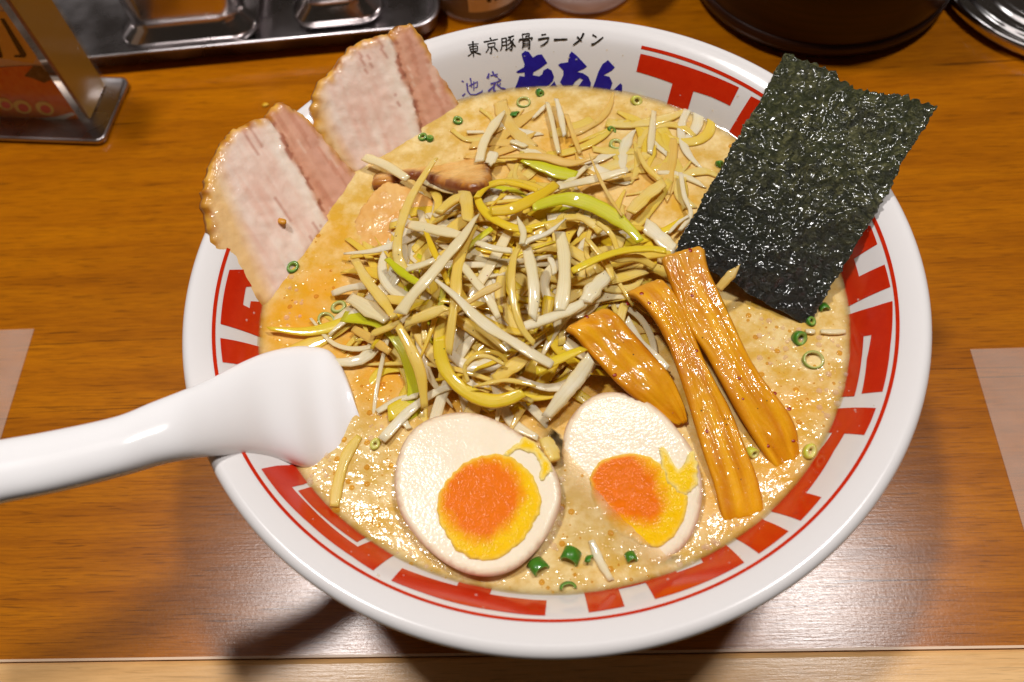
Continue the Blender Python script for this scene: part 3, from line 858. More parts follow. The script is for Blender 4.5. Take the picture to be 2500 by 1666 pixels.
LEEKS = [
    ([(590, 195), (520, 300), (450, 420), (400, 560), (380, 680), (395, 770), (450, 870)], 62, 'c', 'long pale leek strip with green edge arching over the sunken pork at left', dict(offs=[.010, .009, .007, .006, .005, .003, .002], taper=(.5, 1))),
    ([(815, 510), (740, 620), (650, 730), (540, 860), (460, 950), (395, 1045)], 72, 'w', 'broad white leek strip running down diagonally at left of the heap', dict(off=.0075, taper=(.3, 1))),
    ([(735, 345), (760, 440), (765, 540)], 78, 'c', 'stubby upright leek strip at the top left of the heap', dict(off=.0052)),
    ([(800, 560), (735, 690), (705, 830), (700, 950), (680, 1080), (655, 1260)], 66, 'c', 'long cream leek strip hanging straight down through the heap', dict(off=.0048)),
    ([(605, 495), (680, 430), (760, 390)], 62, 'c', 'short thick leek piece with cut end beside the sunken pork', dict(off=.0045, th=.002)),
    ([(440, 555), (560, 580), (680, 605), (740, 620)], 66, 'w', 'flat white leek strip lying level across the pork edge', dict(off=.004)),
    ([(815, 410), (865, 352), (950, 326), (1050, 340), (1150, 372)], 42, 'y', 'yellow leek strip curling over the top of the heap', dict(off=.005)),
    ([(815, 400), (840, 460), (900, 520), (1000, 570), (1120, 592)], 52, 'y', 'yellow leek strip sagging below the curl at heap top', dict(off=.004)),
    ([(1120, 462), (1250, 422), (1350, 420), (1450, 450), (1560, 510), (1650, 580), (1710, 650)], 88, 'g', 'wide glossy yellow green leek band arching toward the seaweed', dict(off=.0045, taper=(.5, .6))),
    ([(930, 192), (1080, 182), (1200, 192), (1330, 222), (1470, 188)], 58, 't', 'pale leek sheet lying along the far edge of the heap', dict(off=.003, taper=(.2, .3))),
    ([(1075, 195), (1150, 230), (1260, 270), (1360, 292)], 84, 'g', 'flat green yellow leek leaf under the far pale sheet', dict(off=.0022)),
    ([(890, 485), (1000, 472), (1100, 430), (1200, 372), (1250, 335)], 66, 'y', 'golden leek strip crossing the heap top from left', dict(off=.0055)),
    ([(1255, 352), (1400, 322), (1520, 292), (1640, 258)], 62, 'w', 'white leek strip pointing to the far right of the heap', dict(off=.0045)),
    ([(1430, 170), (1490, 310), (1550, 420), (1610, 510)], 22, 't', 'hair thin brown leek fibre standing out at the back', dict(off=.0065, taper=(.2, .6))),
    ([(1335, 812), (1480, 742), (1620, 700), (1760, 690), (1850, 702)], 52, 'y', 'bright yellow leek strip reaching over to the bamboo shoots', dict(offs=[.006, .007, .0075, .009, .011])),
    ([(1270, 600), (1292, 720), (1295, 850), (1285, 950), (1270, 1030)], 74, 'w', 'thick white leek strip standing vertical right of the heap middle', dict(off=.0062)),
    ([(1036, 515), (1070, 600), (1062, 665)], 36, 'w', 'small pointed white leek tip at the heap peak', dict(off=.0095, taper=(.15, 1))),
    ([(1300, 528), (1210, 600), (1110, 640), (1060, 668)], 34, 'w', 'slim curved white leek tip pointing right from the peak', dict(off=.009, taper=(.15, 1))),
    ([(1062, 660), (1020, 730), (1005, 850), (1020, 1000), (1060, 1120), (1130, 1210)], 40, 'c', 'narrow leek strip bowing left below the heap peak', dict(off=.0075)),
    ([(1085, 670), (1115, 800), (1130, 930), (1120, 1070)], 60, 'w', 'white leek strip dropping straight below the heap peak', dict(off=.0068)),
    ([(815, 655), (900, 685), (1010, 702)], 42, 'w', 'short white leek strip joining the peak from left', dict(off=.0055)),
    ([(1065, 1118), (1180, 1080), (1290, 1040), (1400, 985)], 62, 'w', 'shiny white leek strip with a rounded knob beside the left bamboo shoot', dict(offs=[.006, .006, .006, .007], th=.0016)),
    ([(585, 855), (700, 950), (800, 1050), (900, 1130), (1000, 1190), (1130, 1270), (1230, 1325)], 64, 'w', 'longest leek strip slanting from mid left to lower right', dict(off=.0068, taper=(.3, 1))),
    ([(610, 1175), (620, 1290), (670, 1390), (760, 1470), (880, 1520), (980, 1512), (1070, 1475)], 74, 'y', 'thick yellow leek strip curving like a hook above the left egg', dict(off=.0052, th=.0017)),
    ([(150, 750), (220, 870), (300, 970), (365, 1070)], 62, 'c', 'pale leek strip slanting over the broth left of the heap', dict(off=.004)),
    ([(385, 1110), (460, 1250), (510, 1380), (530, 1560)], 54, 'c', 'cream leek strip trailing down into broth right of the spoon', dict(off=.0042)),
    ([(425, 1095), (540, 1052), (650, 1008)], 58, 'c', 'short cream leek strip tilted up at lower left of heap', dict(off=.0046)),
    ([(755, 985), (850, 930), (945, 885)], 44, 't', 'short brownish leek strip near the heap centre', dict(off=.0052)),
    ([(770, 1420), (750, 1340), (800, 1285), (880, 1280), (970, 1325)], 22, 'c', 'thin leek thread looped above the hook shaped strip', dict(off=.0062)),
    ([(795, 1445), (900, 1420), (1000, 1410), (1140, 1442)], 24, 'c', 'thin leek thread lying across the hook shaped strip', dict(off=.0072, taper=(.3, .5))),
    ([(910, 1410), (1000, 1340), (1110, 1270)], 84, 'c', 'wide flat cream leek piece inside the hook curve', dict(off=.0042)),
    ([(1440, 1285), (1370, 1390), (1290, 1490), (1195, 1610)], 76, 'w', 'thick white leek strip sticking out between the two eggs', dict(offs=[.006, .005, .005, .004], th=.0024)),
    ([(1140, 1355), (1250, 1300), (1400, 1235)], 58, 'y', 'yellow leek strip crossing above the strip between the eggs', dict(off=.006)),
    ([(25, 935), (130, 902), (260, 888)], 42, 'w', 'bright white leek strip floating left of heap near scallion rings', dict(off=.0018)),
    ([(120, 955), (220, 1012), (330, 1080)], 88, 'w', 'wide white leek slab floating left of the heap', dict(off=.0022)),
    ([(140, 1125), (250, 1190), (340, 1255)], 50, 't', 'soaked leek strip in broth at the spoon tip', dict(off=.001)),
    ([(240, 1155), (330, 1122), (400, 1088)], 42, 'c', 'small leek strip bridging the white slab', dict(off=.003)),
    ([(535, 590), (570, 680), (620, 790), (665, 890)], 36, 'y', 'narrow yellow green leek strip behind the broad diagonal', dict(off=.0036)),
    ([(325, 745), (390, 805), (450, 850), (510, 882)], 44, 'g', 'green leek strip touching the pork below the long arch', dict(off=.004)),
    ([(430, 805), (530, 772), (620, 735)], 44, 'w', 'white leek strip under the broad diagonal strip', dict(off=.0036)),
    ([(735, 775), (800, 860), (880, 960), (935, 1070)], 46, 'w', 'white leek strip slanting through the heap middle', dict(off=.0046)),
    ([(1635, 1075), (1700, 1190), (1780, 1270), (1860, 1345)], 48, 'w', 'white leek strip lying between the left and middle bamboo shoots', dict(off=.0055)),
    ([(1405, 985), (1460, 905), (1530, 835)], 84, 'w', 'glossy white leek chunk behind the left bamboo shoot', dict(off=.0055, th=.002)),
    ([(1500, 722), (1600, 742), (1700, 742), (1790, 790)], 46, 'c', 'pale leek strip under the bright yellow one', dict(off=.0055)),
    ([(1690, 135), (1740, 240), (1820, 315)], 36, 'c', 'thin leek strip on broth at far right of heap', dict(off=.0025, taper=(.2, 1))),
    ([(1655, 490), (1740, 402), (1840, 325)], 80, 'c', 'wide soaked leek strip near the left edge of the seaweed', dict(off=.0035)),
    ([(1735, 555), (1820, 630), (1900, 700)], 88, 'w', 'wide white leek strip tucked under the seaweed corner', dict(off=.004)),
    ([(1930, 275), (1950, 400), (1985, 500), (1925, 590)], 30, 'w', 'thin white leek strip bending beside the seaweed', dict(off=.003)),
    ([(1865, 605), (1920, 545), (1975, 510)], 22, 'w', 'tiny white leek thread at the seaweed edge', dict(off=.004)),
    ([(1470, 545), (1550, 610), (1585, 700)], 30, 'c', 'thin cream leek strip bending down right of the green band', dict(off=.0045)),
    ([(1290, 520), (1380, 520), (1450, 556), (1490, 600)], 48, 'c', 'cream leek strip curving under the green band', dict(off=.0035)),
    ([(780, 815), (690, 930), (610, 1070), (570, 1230)], 80, 'w', 'curved thick white leek strip below the blue lettering', dict(c=TB, wscale=TBW, offs=[.002, .004, .005, .005], taper=(.3, 1))),
    ([(690, 1150), (670, 1210), (650, 1250)], 110, 'w', 'stubby white leek piece beside the curved thick strip', dict(c=TB, wscale=TBW, off=.004)),
    ([(1130, 745), (1170, 900), (1200, 1050), (1225, 1160)], 52, 'w', 'left strip of the white leek trio at the back of the broth', dict(c=TB, wscale=TBW, off=.0022)),
    ([(1205, 715), (1240, 850), (1272, 1015)], 54, 'w', 'middle strip of the white leek trio at the back of the broth', dict(c=TB, wscale=TBW, off=.003)),
    ([(1285, 840), (1340, 1000), (1400, 1160)], 48, 't', 'right strip of the white leek trio at the back of the broth', dict(c=TB, wscale=TBW, off=.0014)),
    ([(1015, 870), (1070, 815), (1115, 765)], 38, 'w', 'tiny white leek strip left of the back trio', dict(c=TB, wscale=TBW, off=.0012)),
    ([(2005, 815), (1990, 980), (1970, 1160)], 66, 'w', 'straight pale leek strip floating below the red letter shaped pattern', dict(c=TB, wscale=TBW, off=.0012)),
    ([(830, 1060), (890, 1080), (960, 1105)], 60, 'w', 'small white leek piece on broth before the curved strip', dict(c=TB, wscale=TBW, off=.0014)),
    ([(470, 985), (540, 986), (610, 985)], 42, 'w', 'little white leek stick floating under the farthest pork slice', dict(c=TB, wscale=TBW, off=.0008)),
    ([(860, 752), (960, 790), (1070, 858)], 52, 'w', 'white leek strip resting on the brown edged pork slice', dict(c=PK, wscale=PKW, off=.0045)),
    ([(1140, 865), (1220, 900), (1300, 925)], 40, 'w', 'white leek strip wedged below the brown edged pork', dict(c=PK, wscale=PKW, off=.003)),
    ([(1215, 740), (1235, 785), (1240, 830)], 36, 'w', 'short white leek end over the dark pork edge', dict(c=LK, off=.005)),
    ([(1240, 735), (1265, 560), (1310, 380), (1370, 220), (1480, 60)], 100, 'c', 'pale curved leek strip under the surface between spoon and left egg', dict(c=K2, wscale=.27 / FPX * 600 / 2352, off=.0004)),
    ([(1470, 1040), (1520, 1160), (1590, 1280)], 42, 'w', 'pale leek strip in broth at the front right of the scallions', dict(c=EG, wscale=EGW, off=.0006)),
    ([(175, 262), (300, 192), (425, 162)], 48, 'w', 'pale leek strip in the oily broth above the left egg', dict(c=EG, wscale=EGW, off=.0008)),
    ([(305, 285), (340, 325), (370, 365)], 42, 'w', 'small leek bit touching the upper left of the left egg', dict(c=EG, wscale=EGW, off=.0008)),
    ([(1185, 425), (1225, 490), (1250, 560)], 84, 'c', 'thick pale leek chunk between the egg yolks', dict(c=EG, wscale=EGW, off=.003, th=.003)),
    ([(210, 185), (280, 190)], 44, 'w', 'short leek bit by the seaweed tip', dict(c=K5, wscale=.27 / FPX * 450 / 1411, off=.0007)),
    ([(325, 188), (420, 192), (515, 188)], 46, 'w', 'pale leek stick on broth between seaweed and the right rim', dict(c=K5, wscale=.27 / FPX * 450 / 1411, off=.0007)),
    ([(1700, 610), (1672, 640), (1650, 665)], 20, 't', 'thin amber leek spike standing between bamboo shoot and seaweed', dict(c=D, wscale=DW, offs=[.013, .011, .009], taper=(.1, 1))),
    ([(1420, 640), (1520, 760), (1560, 860)], 40, 'c', 'cream leek strip bent into the gap behind the middle bamboo shoot', dict(off=.004)),
]
for pts, w, k, lab, kw in LEEKS: leek(pts, w, k, lab, **kw)
# the strips buried in the heap: nothing tells them apart
BUR = dict(d='golden leek strip buried in the tangled heap', w='white leek strip buried in the tangled heap', c='cream leek strip buried in the tangled heap', y='yellow leek strip buried in the tangled heap', g='green leek strip buried in the tangled heap', t='soaked tan leek strip buried in the tangled heap')
for i in range(205):
    far = i % 5 == 0
    rr = math.sqrt(random.random()) * (.98 if not far else 1.0); an = random.uniform(0, 2 * math.pi)
    x = HC.x + rr * .044 * math.cos(an); y = HC.y + rr * .037 * math.sin(an)
    if far:
        q = at(D(random.uniform(1080, 1620), random.uniform(270, 440)), ZS); x, y = q.x, q.y
    L = random.uniform(.028, .060) * (.5 if far else 1); di = random.uniform(0, math.pi); kk = random.choice((random.uniform(-25, 25), random.uniform(-85, 85)))
    lay = random.uniform(.66, 1.02) if i % 4 else random.uniform(.15, .66); P = []
    slope = random.uniform(-.10, .10)
    for j in range(6):
        s_ = (j / 5 - .5) * L; a_ = di + kk * s_
        px_, py_ = x + math.cos(a_) * s_, y + math.sin(a_) * s_
        z_ = ZS + .0004 + heap(px_, py_) * lay + slope * s_ * (0 if far else 1)
        P.append(Vector((px_, py_, max(z_, ZS - .0008))))
    k = (random.choice('dddyytdd') if lay < .7 else random.choice('wwwwccdddcyg')) if not far else random.choice('wcctcwtd')
    vs, fs, ac = ribbon(P, (random.uniform(.0024, .0054) if lay < .8 else random.choice((random.uniform(.0012, .0020), random.uniform(.0020, .0038), random.uniform(.0024, .0042)))), random.uniform(.0005, .0009), random.uniform(-.22, .22), random.uniform(-.22, .22), (random.choice((.25, .5, 1)), random.choice((.3, .7, 1))), 5)
    o = link('leek_strip', vs, fs, M_LEEK[k], extra={'across': ac[0], 'rim': ac[1]}); fix_normals(o); set_root(o, P[3])
    sx_, sy_ = x - HC.x, y - HC.y
    where = ('on its spoon side' if sx_ < 0 else 'on its bamboo side') if abs(sx_) > abs(sy_) else ('on its egg side' if sy_ < 0 else 'on its lettering side')
    if math.hypot(sx_, sy_) < .015: where = 'at its middle'
    size = ('long ' if L > .037 else 'short ') if not far else ('long ' if L > .022 else 'short ')
    lab = size + BUR[k] + ' ' + where
    if far: lab = size + BUR[k].replace('buried in the tangled heap', 'soaking in broth behind the heap') + (', left of the seaweed' if x > .012 else ', before the lettering')
    tag(o, lab, 'leek strip', 'leek strips buried in the heap' if not far else 'leek strips soaking behind the heap')

# ------------------------------------------------------------------ bamboo shoots
def menma(label, secs, seed, th=.0046):
    """secs: (left px, right px, height above broth) down the strip"""
    Ls = catmull([at(MN(*s[0]), ZS + s[2]) for s in secs], 6); Rs = catmull([at(MN(*s[1]), ZS + s[2] + (s[3] if len(s) > 3 else 0)) for s in secs], 6)
    N = len(Ls); K = 34; vs = []; cols = []; fs = []
    for i in range(N):
        t = i / (N - 1); Lp, Rp = Ls[i], Rs[i]
        T = (Ls[min(N - 1, i + 1)] + Rs[min(N - 1, i + 1)] - Ls[max(0, i - 1)] - Rs[max(0, i - 1)]).normalized()
        B = Rp - Lp; w = B.length; U = B.cross(T).normalized()
        if U.z < 0: U = -U
        ec = min(1.04, min(i, N - 1 - i) / 2 + .88)
        for k in range(K + 8):
            if k <= K:                                   # top, gently crowned with a ridge
                v = k / K * 2 - 1
                h = .0003 * (1 - v * v) + .0004 * nz(v * 3 + seed, t * 5) + .00022 * nz(v * 11 + seed, t * 22) + .0003 * nz(seed, t * 9)
                h -= .0008 * max(0, abs(v) - .88) / .12 + .00008 * abs(math.sin(v * 9 + seed + nz(t * 4, seed) * 2)) + .00008 * nz(v * 17 + seed, t * 2.2, 9)
                p = (Lp + Rp) / 2 + B * (v / 2) * ec + U * h
                g = nz(v * 2.5 + seed, t * 4, 2); g2 = nz(v * 9, t * 1.6 + seed, 6) + .9 * nz(v * 26, t * 2.5 + seed, 3)
                c = lerp3((.84, .40, .008), (.58, .19, .003), .50 + .8 * g + .10 * g2)
                c = lerp3(c, (.56, .19, .006), max(0, abs(v) - .75) * 2.5)
                if t < .12: c = lerp3((.66, .30, .03), c, t / .12)
            else:
                v = 1 - (k - K) / 8 * 2
                p = (Lp + Rp) / 2 + B * (v / 2) * ec * .96 - U * th * (1 if abs(v) < .8 else .8)
                c = (.40, .14, .012)
            vs.append(p); cols.append(c)
    M_ = K + 8
    for i in range(N - 1):
        for k in range(M_):
            k2 = (k + 1) % M_
            fs.append((i * M_ + k, i * M_ + k2, (i + 1) * M_ + k2, (i + 1) * M_ + k))
    fs.append(tuple(range(M_))); fs.append(tuple((N - 1) * M_ + k for k in range(M_))[::-1])
    o = link('bamboo_shoot', vs, fs, M_MENMA, cols=cols); fix_normals(o)
    set_root(o, (Ls[N // 2] + Rs[N // 2]) / 2); tag(o, label, 'bamboo shoot', 'braised bamboo shoot strips')
    return o
b1 = menma('right bamboo shoot strip, its top end standing up by the seaweed',
      [((520, 150), (722, 95), .0135), ((545, 220), (742, 205), .0125), ((590, 340), (800, 330), .0110), ((650, 480), (860, 460), .0092), ((735, 610), (920, 590), .0076), ((810, 750), (1010, 740), .0062), ((880, 880), (1110, 870), .0046), ((960, 1010), (1160, 960), .0028), ((1040, 1130), (1180, 1060), .0008), ((1080, 1190), (1190, 1130), -.0012)], 3.1)
b2 = menma('middle bamboo shoot strip with bent top end running down to the front rim',
      [((352, 320), (520, 252), .0115), ((400, 345), (572, 310), .0120), ((490, 450), (625, 400), .0108), ((552, 560), (676, 520), .0092), ((600, 690), (725, 640), .0078), ((640, 810), (790, 770), .0064), ((680, 940), (850, 880), .0050), ((725, 1090), (915, 1050), .0036), ((775, 1240), (970, 1190), .0020), ((810, 1390), (1010, 1335), .0004), ((830, 1440), (1010, 1390), -.0010)], 8.7)
b3 = menma('left bamboo shoot strip tucked behind the right egg',
      [((55, 490), (258, 388), .0130), ((100, 520), (310, 430), .0128), ((190, 620), (390, 520), .0108), ((300, 740), (480, 620), .0086), ((400, 830), (570, 730), .0064), ((500, 900), (625, 850), .0040), ((590, 960), (650, 940), .0016)], 15.3, .0056)

# ------------------------------------------------------------------ seaweed sheet
def nori():
    NU, NV = 110, 190
    BL = at((1646, 611), ZS + .0105); BR = at((1968, 800), ZS - .0012)
    TL_ = at((1914, 136), H + .0065); TR_ = at((2281, 264), H + .0135)
    n0 = (BR - BL).cross(TL_ - BL).normalized()
    if n0.z < 0: n0 = -n0
    n0 = n0.normalized()
    vs = []; fs = []
    for j in range(NV + 1):
        for i in range(NU + 1):
            u = i / NU; v = j / NV
            # torn, uneven border
            jl = .016 * nz(v * 22, 1.5) + .012 * nz(v * 80, 2); jt = .022 * nz(u * 9, 5.5) + .016 * nz(u * 30, 7) + .010 * nz(u * 80, 3)
            dent = -.045 * math.exp(-((u - .58) / .13) ** 2)
            uu = u + jl * (1 - 2 * u) * (1 if abs(u - .5) > .2 else 0)
            vv = v * (1 + jt + dent) if v > .5 else v - (.008 * nz(u * 30, 11)) * (1 - 2 * v)
            vv = v + (jt + dent) * max(0, (v - .7) / .3)
            p = BL * (1 - uu) * (1 - vv) + BR * uu * (1 - vv) + TL_ * (1 - uu) * vv + TR_ * uu * vv
            w = .0022 * math.sin(math.pi * v) * (.4 + .6 * u) + .0010 * math.sin(math.pi * u)
            w += .0022 * nz(u * 4, v * 6, 2) + .0013 * nz(u * 10, v * 17, 4) + .0007 * nz(u * 26, v * 44, 6)
            w += .0018 * max(0, (u - .72) / .28) * max(0, (v - .8) / .2)
            vs.append(p + n0 * w)
    nt = len(vs)
    for j in range(NV):
        for i in range(NU):
            a = j * (NU + 1) + i; fs.append((a, a + 1, a + NU + 2, a + NU + 1))
    vs += [Vector(p) - n0 * .0002 for p in vs]
    fs += [tuple(i + nt for i in f[::-1]) for f in fs]
    bd = [i for i in range(NU + 1)] + [j * (NU + 1) + NU for j in range(1, NV + 1)] + [NV * (NU + 1) + i for i in range(NU - 1, -1, -1)] + [j * (NU + 1) for j in range(NV - 1, 0, -1)]
    for k in range(len(bd)):
        a, b = bd[k], bd[(k + 1) % len(bd)]; fs.append((b, a, a + nt, b + nt))
    wet = [max(0, 1 - (i // (NU + 1)) / NV / .55) for i in range(nt)] * 2
    n = NT('dried_seaweed'); v = n.coord()
    f1_ = n.noise(v, 420, 5, .72, 1.0); f2_ = n.noise(v, 1400, 4, .65); big_ = n.noise(v, 70, 3)
    we = n.attr('wet', 'Fac')
    c = n.ramp(f1_, [(.32, (.006, .008, .003)), (.50, (.045, .048, .012)), (.66, (.21, .20, .075))])
    c = n.mix(n.math('MULTIPLY', n.ramp(big_, [(.45, 0), (.75, 1)]), .6), c, (.035, .048, .006))
    c = n.mix(n.math('MULTIPLY', n.math('POWER', we, .7), .95), c, (.003, .004, .003))
    rg = n.ramp(f2_, [(.35, .26), (.7, .55)])
    h = n.math('ADD', n.math('MULTIPLY', f1_, 1.3), n.math('MULTIPLY', f2_, .55))
    n.set(color=c, rough=rg, spec=.85, normal=n.bump(h, .9, .0023), coat=.55, coatr=.15)
    o = link('seaweed_sheet', vs, fs, n.m, extra={'wet': wet}); fix_normals(o)
    set_root(o, (BL + BR) / 2)
    tag(o, 'dark green rectangular dried seaweed sheet leaning over the right rim of the bowl', 'seaweed')
nori()

# ------------------------------------------------------------------ scallions
def scal_ring(pos, r, h, wall, mat, label, tilt=(0, 0), arc=1.0, rot=0.0, sq=1.0):
    seg = 20; vs = []; fs = []; n = int(seg * arc) if arc < 1 else seg
    prof = [(0, -h / 2), (0, h / 2), (-wall * .5, h / 2 + wall * .25), (-wall, h / 2), (-wall, -h / 2), (-wall * .5, -h / 2 - wall * .25)]
    M_ = Matrix.Rotation(tilt[0], 3, 'X') @ Matrix.Rotation(tilt[1], 3, 'Y') @ Matrix.Rotation(rot, 3, 'Z')
    cnt = n + 1 if arc < 1 else n
    cols = []
    for i in range(cnt):
        a = 2 * math.pi * i / seg
        for q_, (dr, z) in enumerate(prof):
            cols.append(lerp3(mat[0], mat[1], 0 if q_ < 2 else .55 if q_ in (2, 5) else 1))
            rr = (r + dr) * (1 + .06 * math.sin(a * 2 + r * 9000))
            vs.append(M_ @ Vector((rr * math.cos(a), rr * math.sin(a) * sq, z)))
    for i in range(n):
        i2 = (i + 1) % cnt
        for k in range(6):
            k2 = (k + 1) % 6; fs.append((i * 6 + k, i * 6 + k2, i2 * 6 + k2, i2 * 6 + k))
    if arc < 1: fs += [tuple(range(6)), tuple(n * 6 + k for k in range(6))[::-1]]
    o = link('scallion_ring', vs, fs, M_SCAL, cols=cols); fix_normals(o); o.location = pos
    tag(o, label, 'scallion', 'scallion bits in the broth')
    return o
SC = [  # x, y (D px), radius mm, height mm, wall mm, mat, tilt, arc, squash, label
    (1240, 214, 1.3, 2.6, 1.1, M_SG, (1.1, .3), 1, 1, 'green scallion bit at the broth edge under the large blue lettering'),
    (1203, 236, 2.3, 1.2, .7, M_SP, (.15, .1), 1, 1, 'open pale green scallion ring under the first large blue character'),
    (1183, 263, 1.5, 2.8, .8, M_SG, (.9, 1.0), .5, .6, 'green scallion sliver trailing below the open pale ring'),
    (1052, 278, 1.6, 1.6, 1.0, M_SG, (.2, .2), 1, 1, 'round green scallion piece by the foot of the farthest pork slice'),
    (972, 316, 1.5, 1.6, .9, M_SG, (.2, -.2), 1, 1, 'left of two touching green scallion pieces before the farthest pork'),
    (988, 319, 1.3, 1.6, .8, M_SG, (-.3, .2), 1, 1, 'right of two touching green scallion pieces before the farthest pork'),
    (1405, 300, 1.5, 1.6, .9, M_SG, (.5, .4), .7, .8, 'small dark green scallion fleck at the back of the broth'),
    (1416, 333, 2.3, 1.0, 1.2, M_SP, (.1, .1), 1, 1, 'pale olive scallion ring sunk just in front of the dark fleck'),
    (1462, 232, 1.8, 2.2, 1.2, M_SY, (.8, .2), 1, 1, 'lime scallion piece at the back broth edge left of the red pattern'),
    (1655, 379, 1.6, 2.0, .9, M_SG, (.7, .6), .8, .7, 'green scallion bit half hidden at the left edge of the seaweed'),
    (673, 615, 2.1, 1.7, 1.2, M_SG, (.3, .2), 1, .8, 'single green scallion ring beside the pork slice nearest the spoon'),
    (750, 737, 2.8, 1.1, .9, M_SP, (.1, .2), 1, .9, 'wide pale scallion ring floating above the spoon'),
    (778, 706, 2.6, 1.0, 1.4, M_SP, (.1, .1), 1, .7, 'faded scallion ring behind the wide pale ring'),
    (1893, 707, 1.5, 2.4, .9, M_SG, (1.2, .1), .6, .8, 'small flat green scallion bit nearest the right rim'),
    (1862, 739, 1.4, 2.0, .9, M_SG, (.4, .3), 1, 1, 'little green scallion ball touching the seaweed tip'),
    (1836, 778, 2.1, 2.6, 1.2, M_SG, (.7, .3), 1, 1, 'bright green scallion piece just under the seaweed tip'),
    (1868, 828, 2.9, 1.6, .8, M_SP, (.2, .1), 1, 1, 'large hollow green scallion ring right of the bamboo shoots'),
    (1728, 1040, 1.5, 2.6, 1.0, M_SY, (.9, .4), 1, 1, 'bright lime scallion bit between the two right bamboo shoots'),
    (1860, 1038, 2.2, 1.8, 1.6, M_SY, (.3, .3), 1, .8, 'yellow scallion piece by the lower right rim'),
    (1237, 1302, 2.3, 4.0, .9, M_SG, (1.2, .5), .6, .8, 'upright green scallion piece touching the left egg'),
    (1312, 1279, 2.6, 4.0, .9, M_SG, (1.3, -.5), .6, .8, 'broad green scallion piece between the two eggs at the front'),
    (1357, 1294, 1.9, 1.6, .6, M_SG, (.4, 1.0), .5, 1, 'curved green scallion sliver right of the broad piece'),
    (1305, 1350, 2.1, 1.6, .8, M_SG, (.5, .1), .55, .7, 'green scallion crescent nearest the front rim'),
    (1450, 1281, 1.4, 2.8, .9, M_SG, (1.2, .2), .6, .9, 'small green scallion piece below the right egg'),
    (862, 1021, 1.7, 1.6, 1.4, M_SY, (.3, .2), 1, .8, 'yellow scallion bit between the spoon and the left egg'),
]
rs = random.Random(11)
for x, y, r, h, w, mt, ti, ar, sq, lab in SC:
    scal_ring(at(D(x, y), ZS + .0003), r / 1000, h * .85 / 1000, w * .85 / 1000, mt, lab, ti, ar, math.pi / 2 - math.pi * ar + rs.uniform(-.3, .3) if ar < 1 else rs.uniform(0, 6), sq)

# ------------------------------------------------------------------ spoon
def spoon():
    st = [  # upper edge px, lower edge px, heights of the two edges, crown
        ((-160, 600), (-160, 860), .0985, .0985, .0052), ((0, 565), (0, 815), .0960, .0960, .0052), ((200, 530), (200, 775), .0935, .0935, .0052), ((400, 490), (400, 727), .0905, .0905, .0054), ((530, 457), (540, 690), .0885, .0885, .0056), ((650, 408), (660, 655), .0860, .0860, .0060),
        ((780, 357), (790, 632), .0830, .0825, .0066), ((900, 310), (915, 622), .0780, .0770, .0080), ((1020, 254), (1045, 624), .0708, .0700, .0106), ((1140, 204), (1170, 646), .0645, .0625, .0122), ((1250, 176), (1290, 682), .0612, .0582, .0112),
        ((1325, 172), (1385, 705), .0600, .0526, .0104), ((1384, 188), (1450, 690), .0606, .0528, .0074), ((1428, 246), (1494, 620), .0608, .0532, .0050), ((1464, 335), (1512, 545), .0610, .0552, .0028), ((1490, 425), (1512, 475), .0608, .0588, .0010)]
    st = [(a_, b_, za + DZ, zb + DZ, c_) for a_, b_, za, zb, c_ in st]
    A = catmull([at(SP(*s[0]), s[2]) for s in st], 6); B = catmull([at(SP(*s[1]), s[3]) for s in st], 6)
    cr = [v_.z for v_ in catmull([Vector((0, 0, s[4])) for s in st], 6)]
    N = len(A); K = 28; vs = []; fs = []
    for i in range(N):
        a, b = A[i], B[i]; mid = (a + b) / 2
        T = (A[min(N - 1, i + 1)] + B[min(N - 1, i + 1)] - A[max(0, i - 1)] - B[max(0, i - 1)]).normalized()
        W = b - a; Wn = W.normalized(); U = Vector((0, 0, 1)); U = (U - Wn * U.dot(Wn)).normalized()
        for layer in (0, 1):
            for k in range(K + 1):
                ph = math.pi * (k / K if layer == 0 else 1 - k / K)
                v = -math.cos(ph); h = math.sin(ph) ** .85
                if layer == 0: vs.append(mid + W * (v / 2) + U * (cr[i] * h))
                else: vs.append(mid + W * (v / 2) * .90 + U * (cr[i] * h - .0026 - .0005 * (1 - h)))
    M_ = 2 * (K + 1)
    for i in range(N - 1):
        for k in range(M_):
            k2 = (k + 1) % M_
            fs.append((i * M_ + k, i * M_ + k2, (i + 1) * M_ + k2, (i + 1) * M_ + k))
    fs.append(tuple(range(M_))); fs.append(tuple((N - 1) * M_ + k for k in range(M_))[::-1])
    o = link('soup_spoon', vs, fs, M_SPOON); fix_normals(o); set_root(o, A[N // 2])
    md = o.modifiers.new('smooth', 'SUBSURF'); md.levels = 1; md.render_levels = 1
    tag(o, 'glossy white soup spoon dipped face down in broth over the left rim', 'spoon')
spoon()

# ------------------------------------------------------------------ small bits
def blob(name, pos, r, mat, seed, flat=.5, stretch=1.5, rot=0.0):
    bm = bmesh.new(); bmesh.ops.create_icosphere(bm, subdivisions=2, radius=1)
    for v in bm.verts:
        k = 1 + .28 * nz(v.co.x * 1.5 + seed, v.co.y * 1.5, v.co.z * 1.5)
        v.co = Vector((v.co.x * r * stretch * k, v.co.y * r * k, v.co.z * r * flat * k))
    bmesh.ops.rotate(bm, verts=bm.verts, cent=(0, 0, 0), matrix=Matrix.Rotation(rot, 3, 'Z'))
    me = bpy.data.meshes.new(name); bm.to_mesh(me); bm.free(); me.materials.append(mat)
    me.polygons.foreach_set('use_smooth', [True] * len(me.polygons))
    o = bpy.data.objects.new(name, me); COL.objects.link(o); o.location = pos
    return o
M_CRUMB = plain('orange_crumb', (.62, .26, .012), .4)
M_CRUMBY = plain('yellow_crumb', (.75, .42, .01), .4)
q = at(D(648, 509), .0687 + DZ)
